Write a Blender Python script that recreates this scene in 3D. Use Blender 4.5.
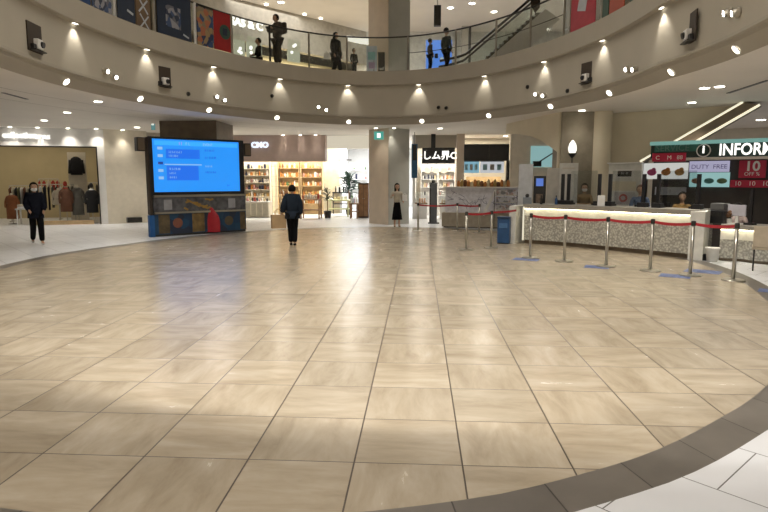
import bpy, bmesh, math, random
from mathutils import Vector, Matrix
import numpy as np
random.seed(7)
for o in list(bpy.data.objects): bpy.data.objects.remove(o)
scene = bpy.context.scene; COL = scene.collection

# ------------------------------------------------------------------ camera
F = 585.0; H = 1.56
PITCH = math.atan(76 / F); YAW = math.atan(35 / F * math.cos(PITCH))
cd = bpy.data.cameras.new('camera'); cam = bpy.data.objects.new('camera', cd); COL.objects.link(cam)
cd.sensor_width = 36; cd.lens = F / 768 * 36; cd.clip_end = 200; cd.clip_start = .05
cam.location = (0, 0, H); cam.rotation_euler = (math.pi / 2 - PITCH, 0, YAW)
scene.camera = cam

# ------------------------------------------------------------------ world, exposure, big lights
w = bpy.data.worlds.new('world'); scene.world = w; w.use_nodes = True
w.node_tree.nodes['Background'].inputs[0].default_value = (1, .93, .82, 1)
w.node_tree.nodes['Background'].inputs[1].default_value = .05
vs = scene.view_settings; vs.view_transform = 'Standard'; vs.look = 'None'; vs.gamma = 1; vs.exposure = -0.55; vs.use_curve_mapping = False

def area(name, loc, size, energy, color=(1, .9, .76), rot=(0, 0, 0), sizey=None):
    l = bpy.data.lights.new(name, 'AREA'); l.energy = energy; l.color = color; l.size = size
    if sizey: l.shape = 'RECTANGLE'; l.size_y = sizey
    o = bpy.data.objects.new(name, l); COL.objects.link(o); o.location = loc; o.rotation_euler = rot
    return o
_l = area('atrium_light', (-1.2, 10.5, 11.5), 6, 430, (1, .95, .87), sizey=8); _l.data.spread = math.radians(110)
area('rear_fill_light', (0, -1.6, 3.25), 7, 520, (1, .94, .87), sizey=2.0)  # unseen fill behind the camera, standing in for ceiling downlights there
area('upper_hall_light', (-1, 23.2, 8.1), 14, 430, (1, .96, .90), sizey=2.5)

# ------------------------------------------------------------------ helpers
def ray(x, y):
    u = (x - 384) / F; v = -(y - 256) / F
    d = (u, math.cos(PITCH) + v * math.sin(PITCH), -math.sin(PITCH) + v * math.cos(PITCH))
    c, s = math.cos(YAW), math.sin(YAW)
    return Vector((c * d[0] - s * d[1], s * d[0] + c * d[1], d[2]))
def G(x, y, z=0.0):                       # point of the photograph at height z
    d = ray(x, y); t = (z - H) / d.z
    return Vector((d.x * t, d.y * t, z))
def PY(x, y, Y):                          # point of the photograph at distance Y
    d = ray(x, y); t = Y / d.y
    return Vector((d.x * t, Y, H + d.z * t))

class MB:
    def __init__(s): s.bm = bmesh.new()
    def poly(s, pts):
        try: return s.bm.faces.new([s.bm.verts.new(p) for p in pts])
        except ValueError: return None
    def box(s, c, size, rz=0, rx=0, ry=0, bevel=0):
        M = Matrix.Translation(c) @ Matrix.Rotation(rz, 4, 'Z') @ Matrix.Rotation(ry, 4, 'Y') @ Matrix.Rotation(rx, 4, 'X') @ Matrix.Diagonal((*size, 1))
        r = bmesh.ops.create_cube(s.bm, size=1, matrix=M)
        if bevel:
            e = list({e for v in r['verts'] for e in v.link_edges})
            bmesh.ops.bevel(s.bm, geom=e, offset=bevel, segments=2, affect='EDGES', profile=.5)
        return s
    def cyl(s, a, b, r1, r2=None, n=12, caps=True):
        a = Vector(a); b = Vector(b); r2 = r1 if r2 is None else r2; d = b - a
        q = d.to_track_quat('Z', 'Y').to_matrix().to_4x4()
        bmesh.ops.create_cone(s.bm, cap_ends=caps, segments=n, radius1=r1, radius2=r2, depth=d.length, matrix=Matrix.Translation((a + b) / 2) @ q)
        return s
    def sph(s, c, r, sc=(1, 1, 1), n=12, rz=0, rx=0):
        bmesh.ops.create_uvsphere(s.bm, u_segments=n, v_segments=max(6, n * 2 // 3), radius=r, matrix=Matrix.Translation(c) @ Matrix.Rotation(rz, 4, 'Z') @ Matrix.Rotation(rx, 4, 'X') @ Matrix.Diagonal((*sc, 1)))
        return s
    def lathe(s, prof, c=(0, 0, 0), n=20, sx=1, sy=1):
        c = Vector(c); rings = []
        for r, z in prof:
            rings.append([s.bm.verts.new(c + Vector((r * sx * math.cos(2 * math.pi * i / n), r * sy * math.sin(2 * math.pi * i / n), z))) for i in range(n)])
        for A, B in zip(rings, rings[1:]):
            for i in range(n): s.bm.faces.new((A[i], A[(i + 1) % n], B[(i + 1) % n], B[i]))
        s.bm.faces.new(rings[0][::-1]); s.bm.faces.new(rings[-1])
        return s
    def prism(s, pts, up):                # closed outline extruded by vector
        up = Vector(up); a = [s.bm.verts.new(Vector(p)) for p in pts]; b = [s.bm.verts.new(Vector(p) + up) for p in pts]
        n = len(pts); s.bm.faces.new(a[::-1]); s.bm.faces.new(b)
        for i in range(n): s.bm.faces.new((a[i], a[(i + 1) % n], b[(i + 1) % n], b[i]))
        return s
    def tube(s, pts, r, n=8):
        for a, b in zip(pts, pts[1:]): s.cyl(a, b, r, n=n)
        return s
    def build(s, name, mat, parent=None, smooth=False, loc=None, rz=0):
        bmesh.ops.recalc_face_normals(s.bm, faces=s.bm.faces)
        me = bpy.data.meshes.new(name); s.bm.to_mesh(me); s.bm.free()
        if smooth:
            for p in me.polygons: p.use_smooth = True
        if mat: me.materials.append(mat)
        o = bpy.data.objects.new(name, me); COL.objects.link(o)
        if parent: o.parent = parent
        if loc is not None: o.location = loc
        if rz: o.rotation_euler.z = rz
        return o
def tag(o, label=None, cat=None, group=None, kind=None):
    if label: o['label'] = label
    if cat: o['category'] = cat
    if group: o['group'] = group
    if kind: o['kind'] = kind
    return o
def empty(name, loc, rz=0, label=None, cat=None, group=None):
    o = bpy.data.objects.new(name, None); COL.objects.link(o); o.location = loc; o.rotation_euler = (0, 0, rz); o.empty_display_size = .1
    return tag(o, label, cat, group)
def struct(o): o['kind'] = 'structure'; return o
KIDS = {}
def kids(o): return [c for c in bpy.data.objects if c.parent == o]
def copy_tree(o, parent=None):
    c = o.copy(); COL.objects.link(c)
    if parent: c.parent = parent
    for ch in kids(o): copy_tree(ch, c)
    return c

# ------------------------------------------------------------------ materials
def nt(name):
    m = bpy.data.materials.new(name); m.use_nodes = True
    return m, m.node_tree.nodes, m.node_tree.links, m.node_tree.nodes['Principled BSDF']
def mat(name, col, rough=.6, metal=0, var=.12, scale=6, bump=0, spec=.5):
    m, N, L, b = nt(name)
    tc = N.new('ShaderNodeTexCoord'); no = N.new('ShaderNodeTexNoise'); no.inputs['Scale'].default_value = scale; no.inputs['Detail'].default_value = 4
    L.new(tc.outputs['Object'], no.inputs['Vector'])
    r = N.new('ShaderNodeValToRGB'); r.color_ramp.elements[0].position = .3; r.color_ramp.elements[1].position = .7
    r.color_ramp.elements[0].color = (*[c * (1 - var) for c in col], 1); r.color_ramp.elements[1].color = (*[min(1, c * (1 + var)) for c in col], 1)
    L.new(no.outputs[0], r.inputs[0]); L.new(r.outputs[0], b.inputs['Base Color'])
    b.inputs['Roughness'].default_value = rough; b.inputs['Metallic'].default_value = metal; b.inputs['Specular IOR Level'].default_value = spec
    if bump:
        bp = N.new('ShaderNodeBump'); bp.inputs['Strength'].default_value = bump; L.new(no.outputs[0], bp.inputs['Height']); L.new(bp.outputs[0], b.inputs['Normal'])
    return m
def emis(name, col, s=1.0, base=(.04, .04, .04)):
    m, N, L, b = nt(name)
    b.inputs['Base Color'].default_value = (*base, 1); b.inputs['Emission Color'].default_value = (*col, 1); b.inputs['Emission Strength'].default_value = s; b.inputs['Roughness'].default_value = .4
    return m
def multi(name, cols, scale=8, rough=.6, stretch=(1, 1, 1), em=0):     # patchy many coloured pattern (print, foliage)
    m, N, L, b = nt(name)
    tc = N.new('ShaderNodeTexCoord'); mp = N.new('ShaderNodeMapping'); mp.inputs['Scale'].default_value = stretch
    vo = N.new('ShaderNodeTexVoronoi'); vo.inputs['Scale'].default_value = scale
    L.new(tc.outputs['Object'], mp.inputs[0]); L.new(mp.outputs[0], vo.inputs['Vector'])
    sp = N.new('ShaderNodeSeparateColor'); L.new(vo.outputs['Color'], sp.inputs[0])
    r = N.new('ShaderNodeValToRGB'); r.color_ramp.interpolation = 'CONSTANT'
    while len(r.color_ramp.elements) < len(cols): r.color_ramp.elements.new(.5)
    for i, c in enumerate(cols): r.color_ramp.elements[i].position = i / len(cols); r.color_ramp.elements[i].color = (*c, 1)
    L.new(sp.outputs[0], r.inputs[0]); L.new(r.outputs[0], b.inputs['Base Color']); b.inputs['Roughness'].default_value = rough
    if em: L.new(r.outputs[0], b.inputs['Emission Color']); b.inputs['Emission Strength'].default_value = em
    return m
def glassy(name, tint=(.93, .97, .96), f=.12):
    m, N, L, b = nt(name); N.remove(b)
    t = N.new('ShaderNodeBsdfTransparent'); t.inputs[0].default_value = (*tint, 1); g = N.new('ShaderNodeBsdfGlossy'); g.inputs['Roughness'].default_value = .05
    g.inputs[0].default_value = (.9, .95, .95, 1)
    x = N.new('ShaderNodeMixShader'); x.inputs[0].default_value = f; L.new(t.outputs[0], x.inputs[1]); L.new(g.outputs[0], x.inputs[2]); L.new(x.outputs[0], N['Material Output'].inputs[0])
    return m

class NB:                                  # tiny expression helper for node math
    def __init__(s, N, L): s.N, s.L = N, L
    def m(s, op, a, b=None, c=None):
        n = s.N.new('ShaderNodeMath'); n.operation = op
        for i, v in enumerate((a, b, c)):
            if v is None: continue
            if isinstance(v, (int, float)): n.inputs[i].default_value = v
            else: s.L.new(v, n.inputs[i])
        return n.outputs[0]
    def mix(s, f, a, b):
        n = s.N.new('ShaderNodeMix'); n.data_type = 'RGBA'
        for k, v in ((0, f), (6, a), (7, b)):
            if isinstance(v, (int, float)): n.inputs[k].default_value = v
            elif isinstance(v, tuple): n.inputs[k].default_value = (*v, 1)
            else: s.L.new(v, n.inputs[k])
        return n.outputs[2]
    def comb(s, x, y, z=0.0):
        n = s.N.new('ShaderNodeCombineXYZ')
        for i, v in enumerate((x, y, z)):
            if isinstance(v, (int, float)): n.inputs[i].default_value = v
            else: s.L.new(v, n.inputs[i])
        return n.outputs[0]

X0, Y0 = 1.0, 1.0                            # phase of the beige tile grid, filled below
def travertine():
    m, N, L, b = nt('travertine_tiles'); k = NB(N, L)
    g = N.new('ShaderNodeNewGeometry'); s = N.new('ShaderNodeSeparateXYZ'); L.new(g.outputs['Position'], s.inputs[0])
    x = k.m('DIVIDE', k.m('SUBTRACT', s.outputs[0], TX), TS); y = k.m('DIVIDE', k.m('SUBTRACT', s.outputs[1], TY), TS)
    ix = k.m('FLOOR', x); iy = k.m('FLOOR', y); fx = k.m('FRACT', x); fy = k.m('FRACT', y)
    wn = N.new('ShaderNodeTexWhiteNoise'); wn.noise_dimensions = '2D'; L.new(k.comb(ix, iy), wn.inputs['Vector'])
    par = k.m('MODULO', k.m('ADD', k.m('ADD', ix, iy), 1000), 2)
    par = k.m('GREATER_THAN', k.m('ABSOLUTE', k.m('SUBTRACT', par, 1)), .5)
    a = k.m('ADD', k.m('MULTIPLY', x, k.m('SUBTRACT', 1, par)), k.m('MULTIPLY', y, par))
    c = k.m('ADD', k.m('MULTIPLY', y, k.m('SUBTRACT', 1, par)), k.m('MULTIPLY', x, par))
    off = k.m('MULTIPLY', wn.outputs[0], 37)
    n1 = N.new('ShaderNodeTexNoise'); n1.inputs['Scale'].default_value = 1; n1.inputs['Detail'].default_value = 7; n1.inputs['Roughness'].default_value = .62; n1.inputs['Distortion'].default_value = .35
    L.new(k.comb(k.m('MULTIPLY', a, 1.1), k.m('MULTIPLY', c, 3.6), off), n1.inputs['Vector'])
    r = N.new('ShaderNodeValToRGB'); e = r.color_ramp.elements
    e[0].position = .22; e[0].color = (.30, .243, .170, 1); e[1].position = .8; e[1].color = (.53, .465, .37, 1)
    e2 = e.new(.5); e2.color = (.42, .357, .265, 1)
    L.new(n1.outputs[0], r.inputs[0])
    tone = k.m('ADD', .86, k.m('MULTIPLY', wn.outputs[0], .16))
    colr = k.mix(1.0, r.outputs[0], r.outputs[0])
    hs = N.new('ShaderNodeHueSaturation'); L.new(colr, hs.inputs['Color']); L.new(tone, hs.inputs['Value'])
    ex = k.m('MINIMUM', fx, k.m('SUBTRACT', 1, fx)); ey = k.m('MINIMUM', fy, k.m('SUBTRACT', 1, fy))
    jx = k.m('LESS_THAN', ex, .0078); jy = k.m('LESS_THAN', ey, .0062)
    j = k.m('MAXIMUM', jx, jy)
    L.new(k.mix(j, hs.outputs[0], (.07, .052, .037)), b.inputs['Base Color'])
    rg = k.m('ADD', .19, k.m('MULTIPLY', n1.outputs[0], .12)); L.new(k.m('ADD', rg, k.m('MULTIPLY', j, .3)), b.inputs['Roughness'])
    b.inputs['Specular IOR Level'].default_value = .55
    bp = N.new('ShaderNodeBump'); bp.inputs['Strength'].default_value = .25; bp.inputs['Distance'].default_value = .002; L.new(k.m('SUBTRACT', 1, j), bp.inputs['Height']); L.new(bp.outputs[0], b.inputs['Normal'])
    return m
def whitetiles():
    m, N, L, b = nt('white_floor_tiles'); k = NB(N, L)
    g = N.new('ShaderNodeNewGeometry'); s = N.new('ShaderNodeSeparateXYZ'); L.new(g.outputs['Position'], s.inputs[0])
    q = math.sqrt(.5)
    p = k.m('MULTIPLY', k.m('ADD', s.outputs[0], s.outputs[1]), q / .6)          # across rows (B lines: x+y=4.42)
    r_ = k.m('MULTIPLY', k.m('SUBTRACT', s.outputs[0], s.outputs[1]), q / .6)     # along rows
    p = k.m('SUBTRACT', p, 4.415 * q / .6)
    ip = k.m('FLOOR', p)
    half = k.m('MULTIPLY', k.m('FRACT', k.m('MULTIPLY', k.m('ADD', ip, 200), .5)), 1.0)
    r2 = k.m('ADD', k.m('SUBTRACT', r_, 1.18 * q / .6), half)
    fp = k.m('FRACT', p); fr = k.m('FRACT', r2)
    wn = N.new('ShaderNodeTexWhiteNoise'); wn.noise_dimensions = '2D'; L.new(k.comb(ip, k.m('FLOOR', r2)), wn.inputs['Vector'])
    ep = k.m('MINIMUM', fp, k.m('SUBTRACT', 1, fp)); er = k.m('MINIMUM', fr, k.m('SUBTRACT', 1, fr))
    j = k.m('MAXIMUM', k.m('LESS_THAN', ep, .006), k.m('LESS_THAN', er, .006))
    n1 = N.new('ShaderNodeTexNoise'); n1.inputs['Scale'].default_value = 2.5; n1.inputs['Detail'].default_value = 6; L.new(g.outputs['Position'], n1.inputs['Vector'])
    v = k.m('ADD', k.m('ADD', .62, k.m('MULTIPLY', wn.outputs[0], .06)), k.m('MULTIPLY', n1.outputs[0], .1))
    cc = N.new('ShaderNodeCombineColor'); L.new(k.m('MULTIPLY', v, 1.0), cc.inputs[0]); L.new(k.m('MULTIPLY', v, 1.02), cc.inputs[1]); L.new(k.m('MULTIPLY', v, 1.06), cc.inputs[2])
    L.new(k.mix(j, cc.outputs[0], (.12, .12, .12)), b.inputs['Base Color'])
    b.inputs['Roughness'].default_value = .3
    return m
def bandtiles():
    m, N, L, b = nt('dark_border_tiles'); k = NB(N, L)
    g = N.new('ShaderNodeNewGeometry'); s = N.new('ShaderNodeSeparateXYZ'); L.new(g.outputs['Position'], s.inputs[0])
    ang = k.m('ARCTAN2', k.m('DIVIDE', k.m('SUBTRACT', s.outputs[1], FC[1]), FA[1]), k.m('DIVIDE', k.m('SUBTRACT', s.outputs[0], FC[0]), FA[0]))
    t = k.m('MULTIPLY', ang, 78 / (2 * math.pi)); fr = k.m('FRACT', t)
    wn = N.new('ShaderNodeTexWhiteNoise'); wn.noise_dimensions = '1D'; L.new(k.m('FLOOR', t), wn.inputs['W'])
    n1 = N.new('ShaderNodeTexNoise'); n1.inputs['Scale'].default_value = 5; n1.inputs['Detail'].default_value = 6; L.new(g.outputs['Position'], n1.inputs['Vector'])
    v = k.m('ADD', k.m('ADD', .085, k.m('MULTIPLY', wn.outputs[0], .025)), k.m('MULTIPLY', n1.outputs[0], .05))
    cc = N.new('ShaderNodeCombineColor'); L.new(k.m('MULTIPLY', v, 1.12), cc.inputs[0]); L.new(v, cc.inputs[1]); L.new(k.m('MULTIPLY', v, .86), cc.inputs[2])
    j = k.m('LESS_THAN', k.m('MINIMUM', fr, k.m('SUBTRACT', 1, fr)), .008)
    L.new(k.mix(j, cc.outputs[0], (.03, .025, .02)), b.inputs['Base Color']); b.inputs['Roughness'].default_value = .35
    return m
TS = .6; _g = G(462.5, 465.4); TX = _g.x; TY = _g.y
FC = (-1.1, 11.0); FA = (6.3, 8.4)

M = dict(
 wall=mat('beige_paint', (.44, .405, .335), .75, var=.03, scale=2),
 lip=mat('lip_paint', (.40, .365, .30), .7, var=.03, scale=2),
 ceil=mat('ceiling_paint', (.82, .77, .70), .8, var=.03, scale=1),
 white=mat('white_paint', (.78, .77, .75), .6, var=.03),
 cream=mat('cream_paint', (.72, .66, .54), .6, var=.05),
 olive=mat('olive_beige_wall', (.72, .65, .50), .7, var=.04, scale=2),
 greyb=mat('warm_grey_panel', (.46, .42, .35), .6, var=.05, scale=2),
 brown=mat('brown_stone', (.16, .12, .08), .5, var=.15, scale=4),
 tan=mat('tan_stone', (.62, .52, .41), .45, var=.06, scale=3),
 grey=mat('shaded_stone', (.42, .42, .38), .45, var=.06, scale=3),
 mauve=mat('mauve_panel', (.52, .40, .35), .6, var=.05),
 black=mat('black_plastic', (.012, .012, .014), .35, var=.2),
 dark=mat('dark_metal', (.05, .048, .045), .35, .6),
 steel=mat('brushed_steel', (.45, .43, .38), .28, .9, var=.05),
 chrome=mat('chrome', (.7, .7, .7), .2, 1, var=.03),
 wood=mat('wood', (.28, .15, .07), .5, var=.25, scale=5),
 ltwood=mat('light_wood', (.55, .40, .22), .5, var=.15, scale=5),
 red=mat('red_belt', (.34, .012, .022), .6),
 redsign=mat('crimson_sign', (.50, .012, .06), .5, var=.05),
 blue=mat('blue_plastic', (.02, .075, .20), .4),
 glass=glassy('clear_glass', (.96, .98, .97), .07), niche=mat('niche_brown', (.045, .032, .022), .6), acrylic=glassy('acrylic', (.9, .92, .92), .10),
 lamp=emis('lamp_lens', (1, .93, .78), 14), lampdim=emis('lamp_lens_cove', (1, .92, .76), 9),
 spotlens=emis('spot_lens', (1, .95, .85), 18),
 lettering=emis('lit_letters', (1, .97, .9), 2.2), paper=mat('paper', (.8, .8, .8), .7, var=.03),
)

# ------------------------------------------------------------------ ring of the opening
RC = (-1.2, 10.9)
def kk(t): return .905 + .09 * abs(math.sin(t)) ** 4 + .28 * max(0, -math.sin(t)) * max(0, math.cos(t))
def R(t, off=0.0, z=0.0):
    k = kk(t); return Vector((RC[0] + (k * 5.9 + off) * math.cos(t), RC[1] + (k * 8.2 + off) * math.sin(t), z))
def on_ring(px, py, off=0.0):              # ring parameter, point and outward normal where the photo's ray meets the far side of the ring
    d = ray(px, py); hits = []; prev = None
    for i in range(3601):
        t = math.radians(-90 + i * .1); p = R(t, off); cr = d.x * p.y - d.y * p.x
        if prev is not None and prev * cr <= 0 and p.x * d.x + p.y * d.y > 0: hits.append((p.length, t, p))
        prev = cr
    _, t, p = max(hits, key=lambda h: h[0])
    s = math.hypot(p.x, p.y) / math.hypot(d.x, d.y)
    nrm = (R(t, off + .1) - R(t, off)).normalized()
    return t, Vector((p.x, p.y, H + d.z * s)), nrm

# ================================================================== STRUCTURE
def ringmesh(prof, n=240, t0=0, t1=2 * math.pi, fn=R):
    mb = MB(); closed = abs(t1 - t0 - 2 * math.pi) < 1e-6; rows = []
    for o_, z in prof: rows.append([mb.bm.verts.new(fn(t0 + (t1 - t0) * i / n, o_, z)) for i in range(n if closed else n + 1)])
    for A, B in zip(rows, rows[1:]):
        m = len(A)
        for i in range(m if closed else m - 1): mb.bm.faces.new((A[i], A[(i + 1) % m], B[(i + 1) % m], B[i]))
    return mb
KT = [(3.9, 1.012), (50, 1.0), (90, 1.0), (130, .99), (159, .985), (177, 1.012), (189, 1.0), (225, 1.01), (262, 1.02), (275, 1.012), (283, 1.008), (290, 1.0), (301, .985), (308, .98), (335.5, .973), (363.9, 1.012)]
def kf(t):
    d = (math.degrees(t) - 3.9) % 360 + 3.9
    for (a, ka), (b, kb_) in zip(KT, KT[1:]):
        if a <= d <= b: f = (d - a) / (b - a); f = f * f * (3 - 2 * f) * .5 + f * .5; return ka + (kb_ - ka) * f
    return 1.0
def EL(t, off, z): k = kf(t); return Vector((FC[0] + (k * FA[0] + off) * math.cos(t), FC[1] + (k * FA[1] + off) * math.sin(t), z))
XW0, XW1, YW0, YW1 = -26, 20, -4.5, 40
def rect_point(t, cx, cy):
    dx, dy = math.cos(t), math.sin(t); s = 1e9
    if dx > 1e-9: s = min(s, (XW1 - cx) / dx)
    if dx < -1e-9: s = min(s, (XW0 - cx) / dx)
    if dy > 1e-9: s = min(s, (YW1 - cy) / dy)
    if dy < -1e-9: s = min(s, (YW0 - cy) / dy)
    return cx + dx * s, cy + dy * s
def corner_ts(cx, cy): return [math.atan2(y - cy, x - cx) for x in (XW0, XW1) for y in (YW0, YW1)]
def holed(fn, off, z, cx, cy, zrect=None):       # a flat slab surface with the oval cut out of it
    n = 240; ts = sorted([2 * math.pi * i / n - math.pi for i in range(n)] + corner_ts(cx, cy)); mb = MB()
    A = []; B = []
    for t in ts:
        # t is the true polar angle of the outer point; inner point by ellipse parameter of nearly the same angle
        x, y = rect_point(t, cx, cy); B.append(mb.bm.verts.new((x, y, z)))
        te = math.atan2(math.sin(t) / 8.2, math.cos(t) / 5.9); A.append(mb.bm.verts.new(fn(te, off, z)))
    m = len(ts)
    for i in range(m): mb.bm.faces.new((A[i], A[(i + 1) % m], B[(i + 1) % m], B[i]))
    return mb, [v.co.copy() for v in A]
# floor: beige oval, dark border ring, white tiles around (three coplanar surfaces that meet edge to edge)
tt = [2 * math.pi * i / 240 - math.pi for i in range(240)] + corner_ts(*FC); tt.sort()
te = [math.atan2(math.sin(t) / FA[1], math.cos(t) / FA[0]) for t in tt]
mb = MB(); mb.poly([EL(t, 0, 0) for t in te]); struct(mb.build('floor', travertine()))
mb = MB(); m_ = len(te)
for i in range(m_): mb.poly([EL(te[i], 0, 0), EL(te[(i + 1) % m_], 0, 0), EL(te[(i + 1) % m_], .27, 0), EL(te[i], .27, 0)])
struct(mb.build('floor_border', bandtiles()))
mb = MB()
for i in range(m_):
    a = rect_point(tt[i], *FC); b = rect_point(tt[(i + 1) % m_], *FC)
    mb.poly([EL(te[i], .27, 0), EL(te[(i + 1) % m_], .27, 0), (*b, 0), (*a, 0)])
struct(mb.build('floor', whitetiles()))
ZC = 3.33; ZF = 4.97; ZU = 8.2
mb, _ = holed(R, .25, ZC, *RC); struct(mb.build('ceiling', M['ceil']))
mb, _ = holed(R, .0, ZF, *RC); struct(mb.build('floor', mat('upper_floor', (.6, .56, .5), .35)))
# fascia of the opening: lip, face and sloping lower band
struct(ringmesh([(0, ZF), (-.02, ZF), (-.02, 4.56), (0, 4.54), (.08, 4.53)]).build('trim_1', M['lip'], smooth=False))
struct(ringmesh([(.08, 4.53), (.08, 3.62)]).build('trim_2', M['wall'], smooth=True))
struct(ringmesh([(.08, 3.62), (.03, 3.615), (.03, 3.57), (.08, 3.56), (.10, 3.50), (.25, ZC)]).build('trim_3', M['lip'], smooth=False))
# seam lines of the lower ceiling: shallow shadow gaps following the opening
for o_, t0, t1 in ((1.5, 95, 205), (2.7, 100, 200)):
    struct(ringmesh([(o_, ZC - .004), (o_ + .025, ZC - .004)], 120, math.radians(t0), math.radians(t1)).build('ceiling_groove', mat('groove', (.33, .28, .22))))
# outer walls
mb = MB(); mb.box((XW0 - .1, 18, 4.1), (.2, 45, 8.2)); struct(mb.build('wall_left', M['cream']))
mb = MB(); mb.box((XW1 + .1, 18, 4.1), (.2, 45, 8.2)); struct(mb.build('wall_right', M['cream']))
mb = MB(); mb.box((-3, YW1 + .1, 4.1), (46.4, .2, 8.2)); struct(mb.build('wall_back', M['cream']))
mb = MB(); mb.box((-3, YW0 - .1, 4.1), (46.4, .2, 8.2)); struct(mb.build('wall_front', M['cream']))
# upper ceiling, open above the atrium
def RU(t, off, z): p = R(t, .75 + off, z); return Vector((p.x, RC[1] + (p.y - RC[1]) * 1.0, z))
mb, _ = holed(RU, 0, ZU, *RC); struct(mb.build('ceiling', M['ceil']))
struct(ringmesh([(0, ZU), (0, 12)], 96, fn=RU).build('wall_atrium', M['wall']))
mb = MB(); mb.box((-1.2, 10.9, 12.1), (16, 21, .2)); struct(mb.build('ceiling', M['ceil']))

# ---------------- pillars
def pillar_box(name, c, size, rz, z0, z1, m):
    mb = MB(); mb.box((c[0], c[1], (z0 + z1) / 2), (*size, z1 - z0), rz, bevel=.015); return struct(mb.build(name, m))
# corner-on square pillar: lit face painted tan, shaded face painted grey
def two_face_pillar(z0, z1):
    cr = Vector((-1.07, 20.45)); l = Vector((-1.80, 21.2)); r = Vector((-.36, 21.05)); bk = l + r - cr
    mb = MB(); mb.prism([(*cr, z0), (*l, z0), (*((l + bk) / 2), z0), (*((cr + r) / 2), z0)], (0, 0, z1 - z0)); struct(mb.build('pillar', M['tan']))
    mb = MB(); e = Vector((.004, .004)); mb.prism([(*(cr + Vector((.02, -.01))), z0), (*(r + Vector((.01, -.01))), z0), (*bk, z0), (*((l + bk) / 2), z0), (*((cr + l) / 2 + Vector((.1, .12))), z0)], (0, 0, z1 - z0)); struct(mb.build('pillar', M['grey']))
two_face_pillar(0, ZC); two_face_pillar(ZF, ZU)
pillar_box('pillar', (-6.95, 18.35), (1.75, 1.6), 0, 0, ZC, M['brown'])
pillar_box('pillar', (-8.6, 19.3), (.9, .9), 0, ZF, ZU, M['brown'])

class PL:                                   # an upright plane; uv() gives position along it and height for a pixel
    def __init__(s, a, b): s.a = Vector((a[0], a[1])); d = Vector((b[0], b[1])) - s.a; s.L = d.length; s.d = d.normalized(); s.rz = math.atan2(d.y, d.x); s.n = Vector((s.d.y, -s.d.x))
    def uv(s, px, py):
        r = ray(px, py); k = (s.a.x * s.n.x + s.a.y * s.n.y) / (r.x * s.n.x + r.y * s.n.y)
        p = Vector((r.x * k, r.y * k)) - s.a
        return p.dot(s.d), H + r.z * k
    def w(s, u, z, out=0.0): q = s.a + s.d * u + s.n * out; return Vector((q.x, q.y, z))
    def rect(s, x0, y0, x1, y1):             # pixel rectangle to (u0, u1, z0, z1)
        ym = (y0 + y1) / 2; u0 = s.uv(x0, ym)[0]; u1 = s.uv(x1, ym)[0]; xm = (x0 + x1) / 2
        return u0, u1, s.uv(xm, y1)[1], s.uv(xm, y0)[1]
    def box(s, mb, u0, u1, z0, z1, out=0.0, th=.05, bevel=0):   # front face at 'out'
        c = s.w((u0 + u1) / 2, (z0 + z1) / 2, out - th / 2); mb.box(c, (abs(u1 - u0), th, abs(z1 - z0)), s.rz, bevel=bevel); return mb
    def panel(s, name, px, m, out=0.0, th=.05, parent=None, bevel=0):
        u0, u1, z0, z1 = s.rect(*px); o = s.box(MB(), u0, u1, z0, z1, out, th, bevel).build(name, m)
        if parent: o.parent = parent; o.matrix_parent_inverse = parent.matrix_world.inverted()
        return o
def adopt(o, p):                             # parent keeping the place
    o.parent = p; bpy.context.view_layer.update(); o.matrix_parent_inverse = p.matrix_world.inverted(); return o

FONT = bpy.data.fonts.new if False else None
def text_mesh(name, body, size, m, p, rz, parent=None, depth=.01, align='CENTER', sx=1.0, bold=.0):
    cu = bpy.data.curves.new(name, 'FONT'); cu.body = body; cu.size = size; cu.extrude = depth; cu.align_x = align; cu.offset = bold; cu.resolution_u = 3
    o = bpy.data.objects.new(name, cu); COL.objects.link(o); bpy.context.view_layer.update()
    me = bpy.data.meshes.new_from_object(o.evaluated_get(bpy.context.evaluated_depsgraph_get())); bpy.data.objects.remove(o)
    me.name = name; me.materials.clear(); me.materials.append(m)
    o = bpy.data.objects.new(name, me); COL.objects.link(o); o.location = p; o.rotation_euler = (math.pi / 2, 0, rz); o.scale = (sx, 1, 1)
    if parent: adopt(o, parent)
    return o

# ---------------- left clothing shop front
LS = PL((-14.3, 19.16), (-11.2, 20.26))
def wallpoly(plane, outline, m, name, th=.2, out=0.0):
    mb = MB(); q = plane.n * -th
    mb.prism([plane.w(u, z, out) for u, z in outline], (q.x, q.y, 0)); return struct(mb.build(name, m))
uO1 = LS.uv(99.5, 190)[0]; uE = LS.uv(105, 190)[0]; zT = LS.uv(50, 146)[1]
wallpoly(LS, [(-7, zT), (uO1, zT), (uO1, 0), (uE + .05, 0), (uE + .05, ZC), (-7, ZC)], M['white'], 'wall_left_shop', .3)
wallpoly(LS, [(-7, zT - .04), (uO1 - .04, zT - .04), (uO1 - .04, 0), (uO1, 0), (uO1, zT), (-7, zT)], M['black'], 'trim_4', .12, .01)
p = LS.w(uE + .05, 0)
PIL = PL((p.x, p.y), (p.x + .95, p.y + .75))
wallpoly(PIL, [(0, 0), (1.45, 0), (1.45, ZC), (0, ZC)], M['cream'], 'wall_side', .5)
wallpoly(PIL, [(1.45, 0), (3.6, 0), (3.6, ZC), (1.45, ZC)], mat('corridor_wall', (.5, .45, .38)), 'wall_side', .4, -.6)
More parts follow.
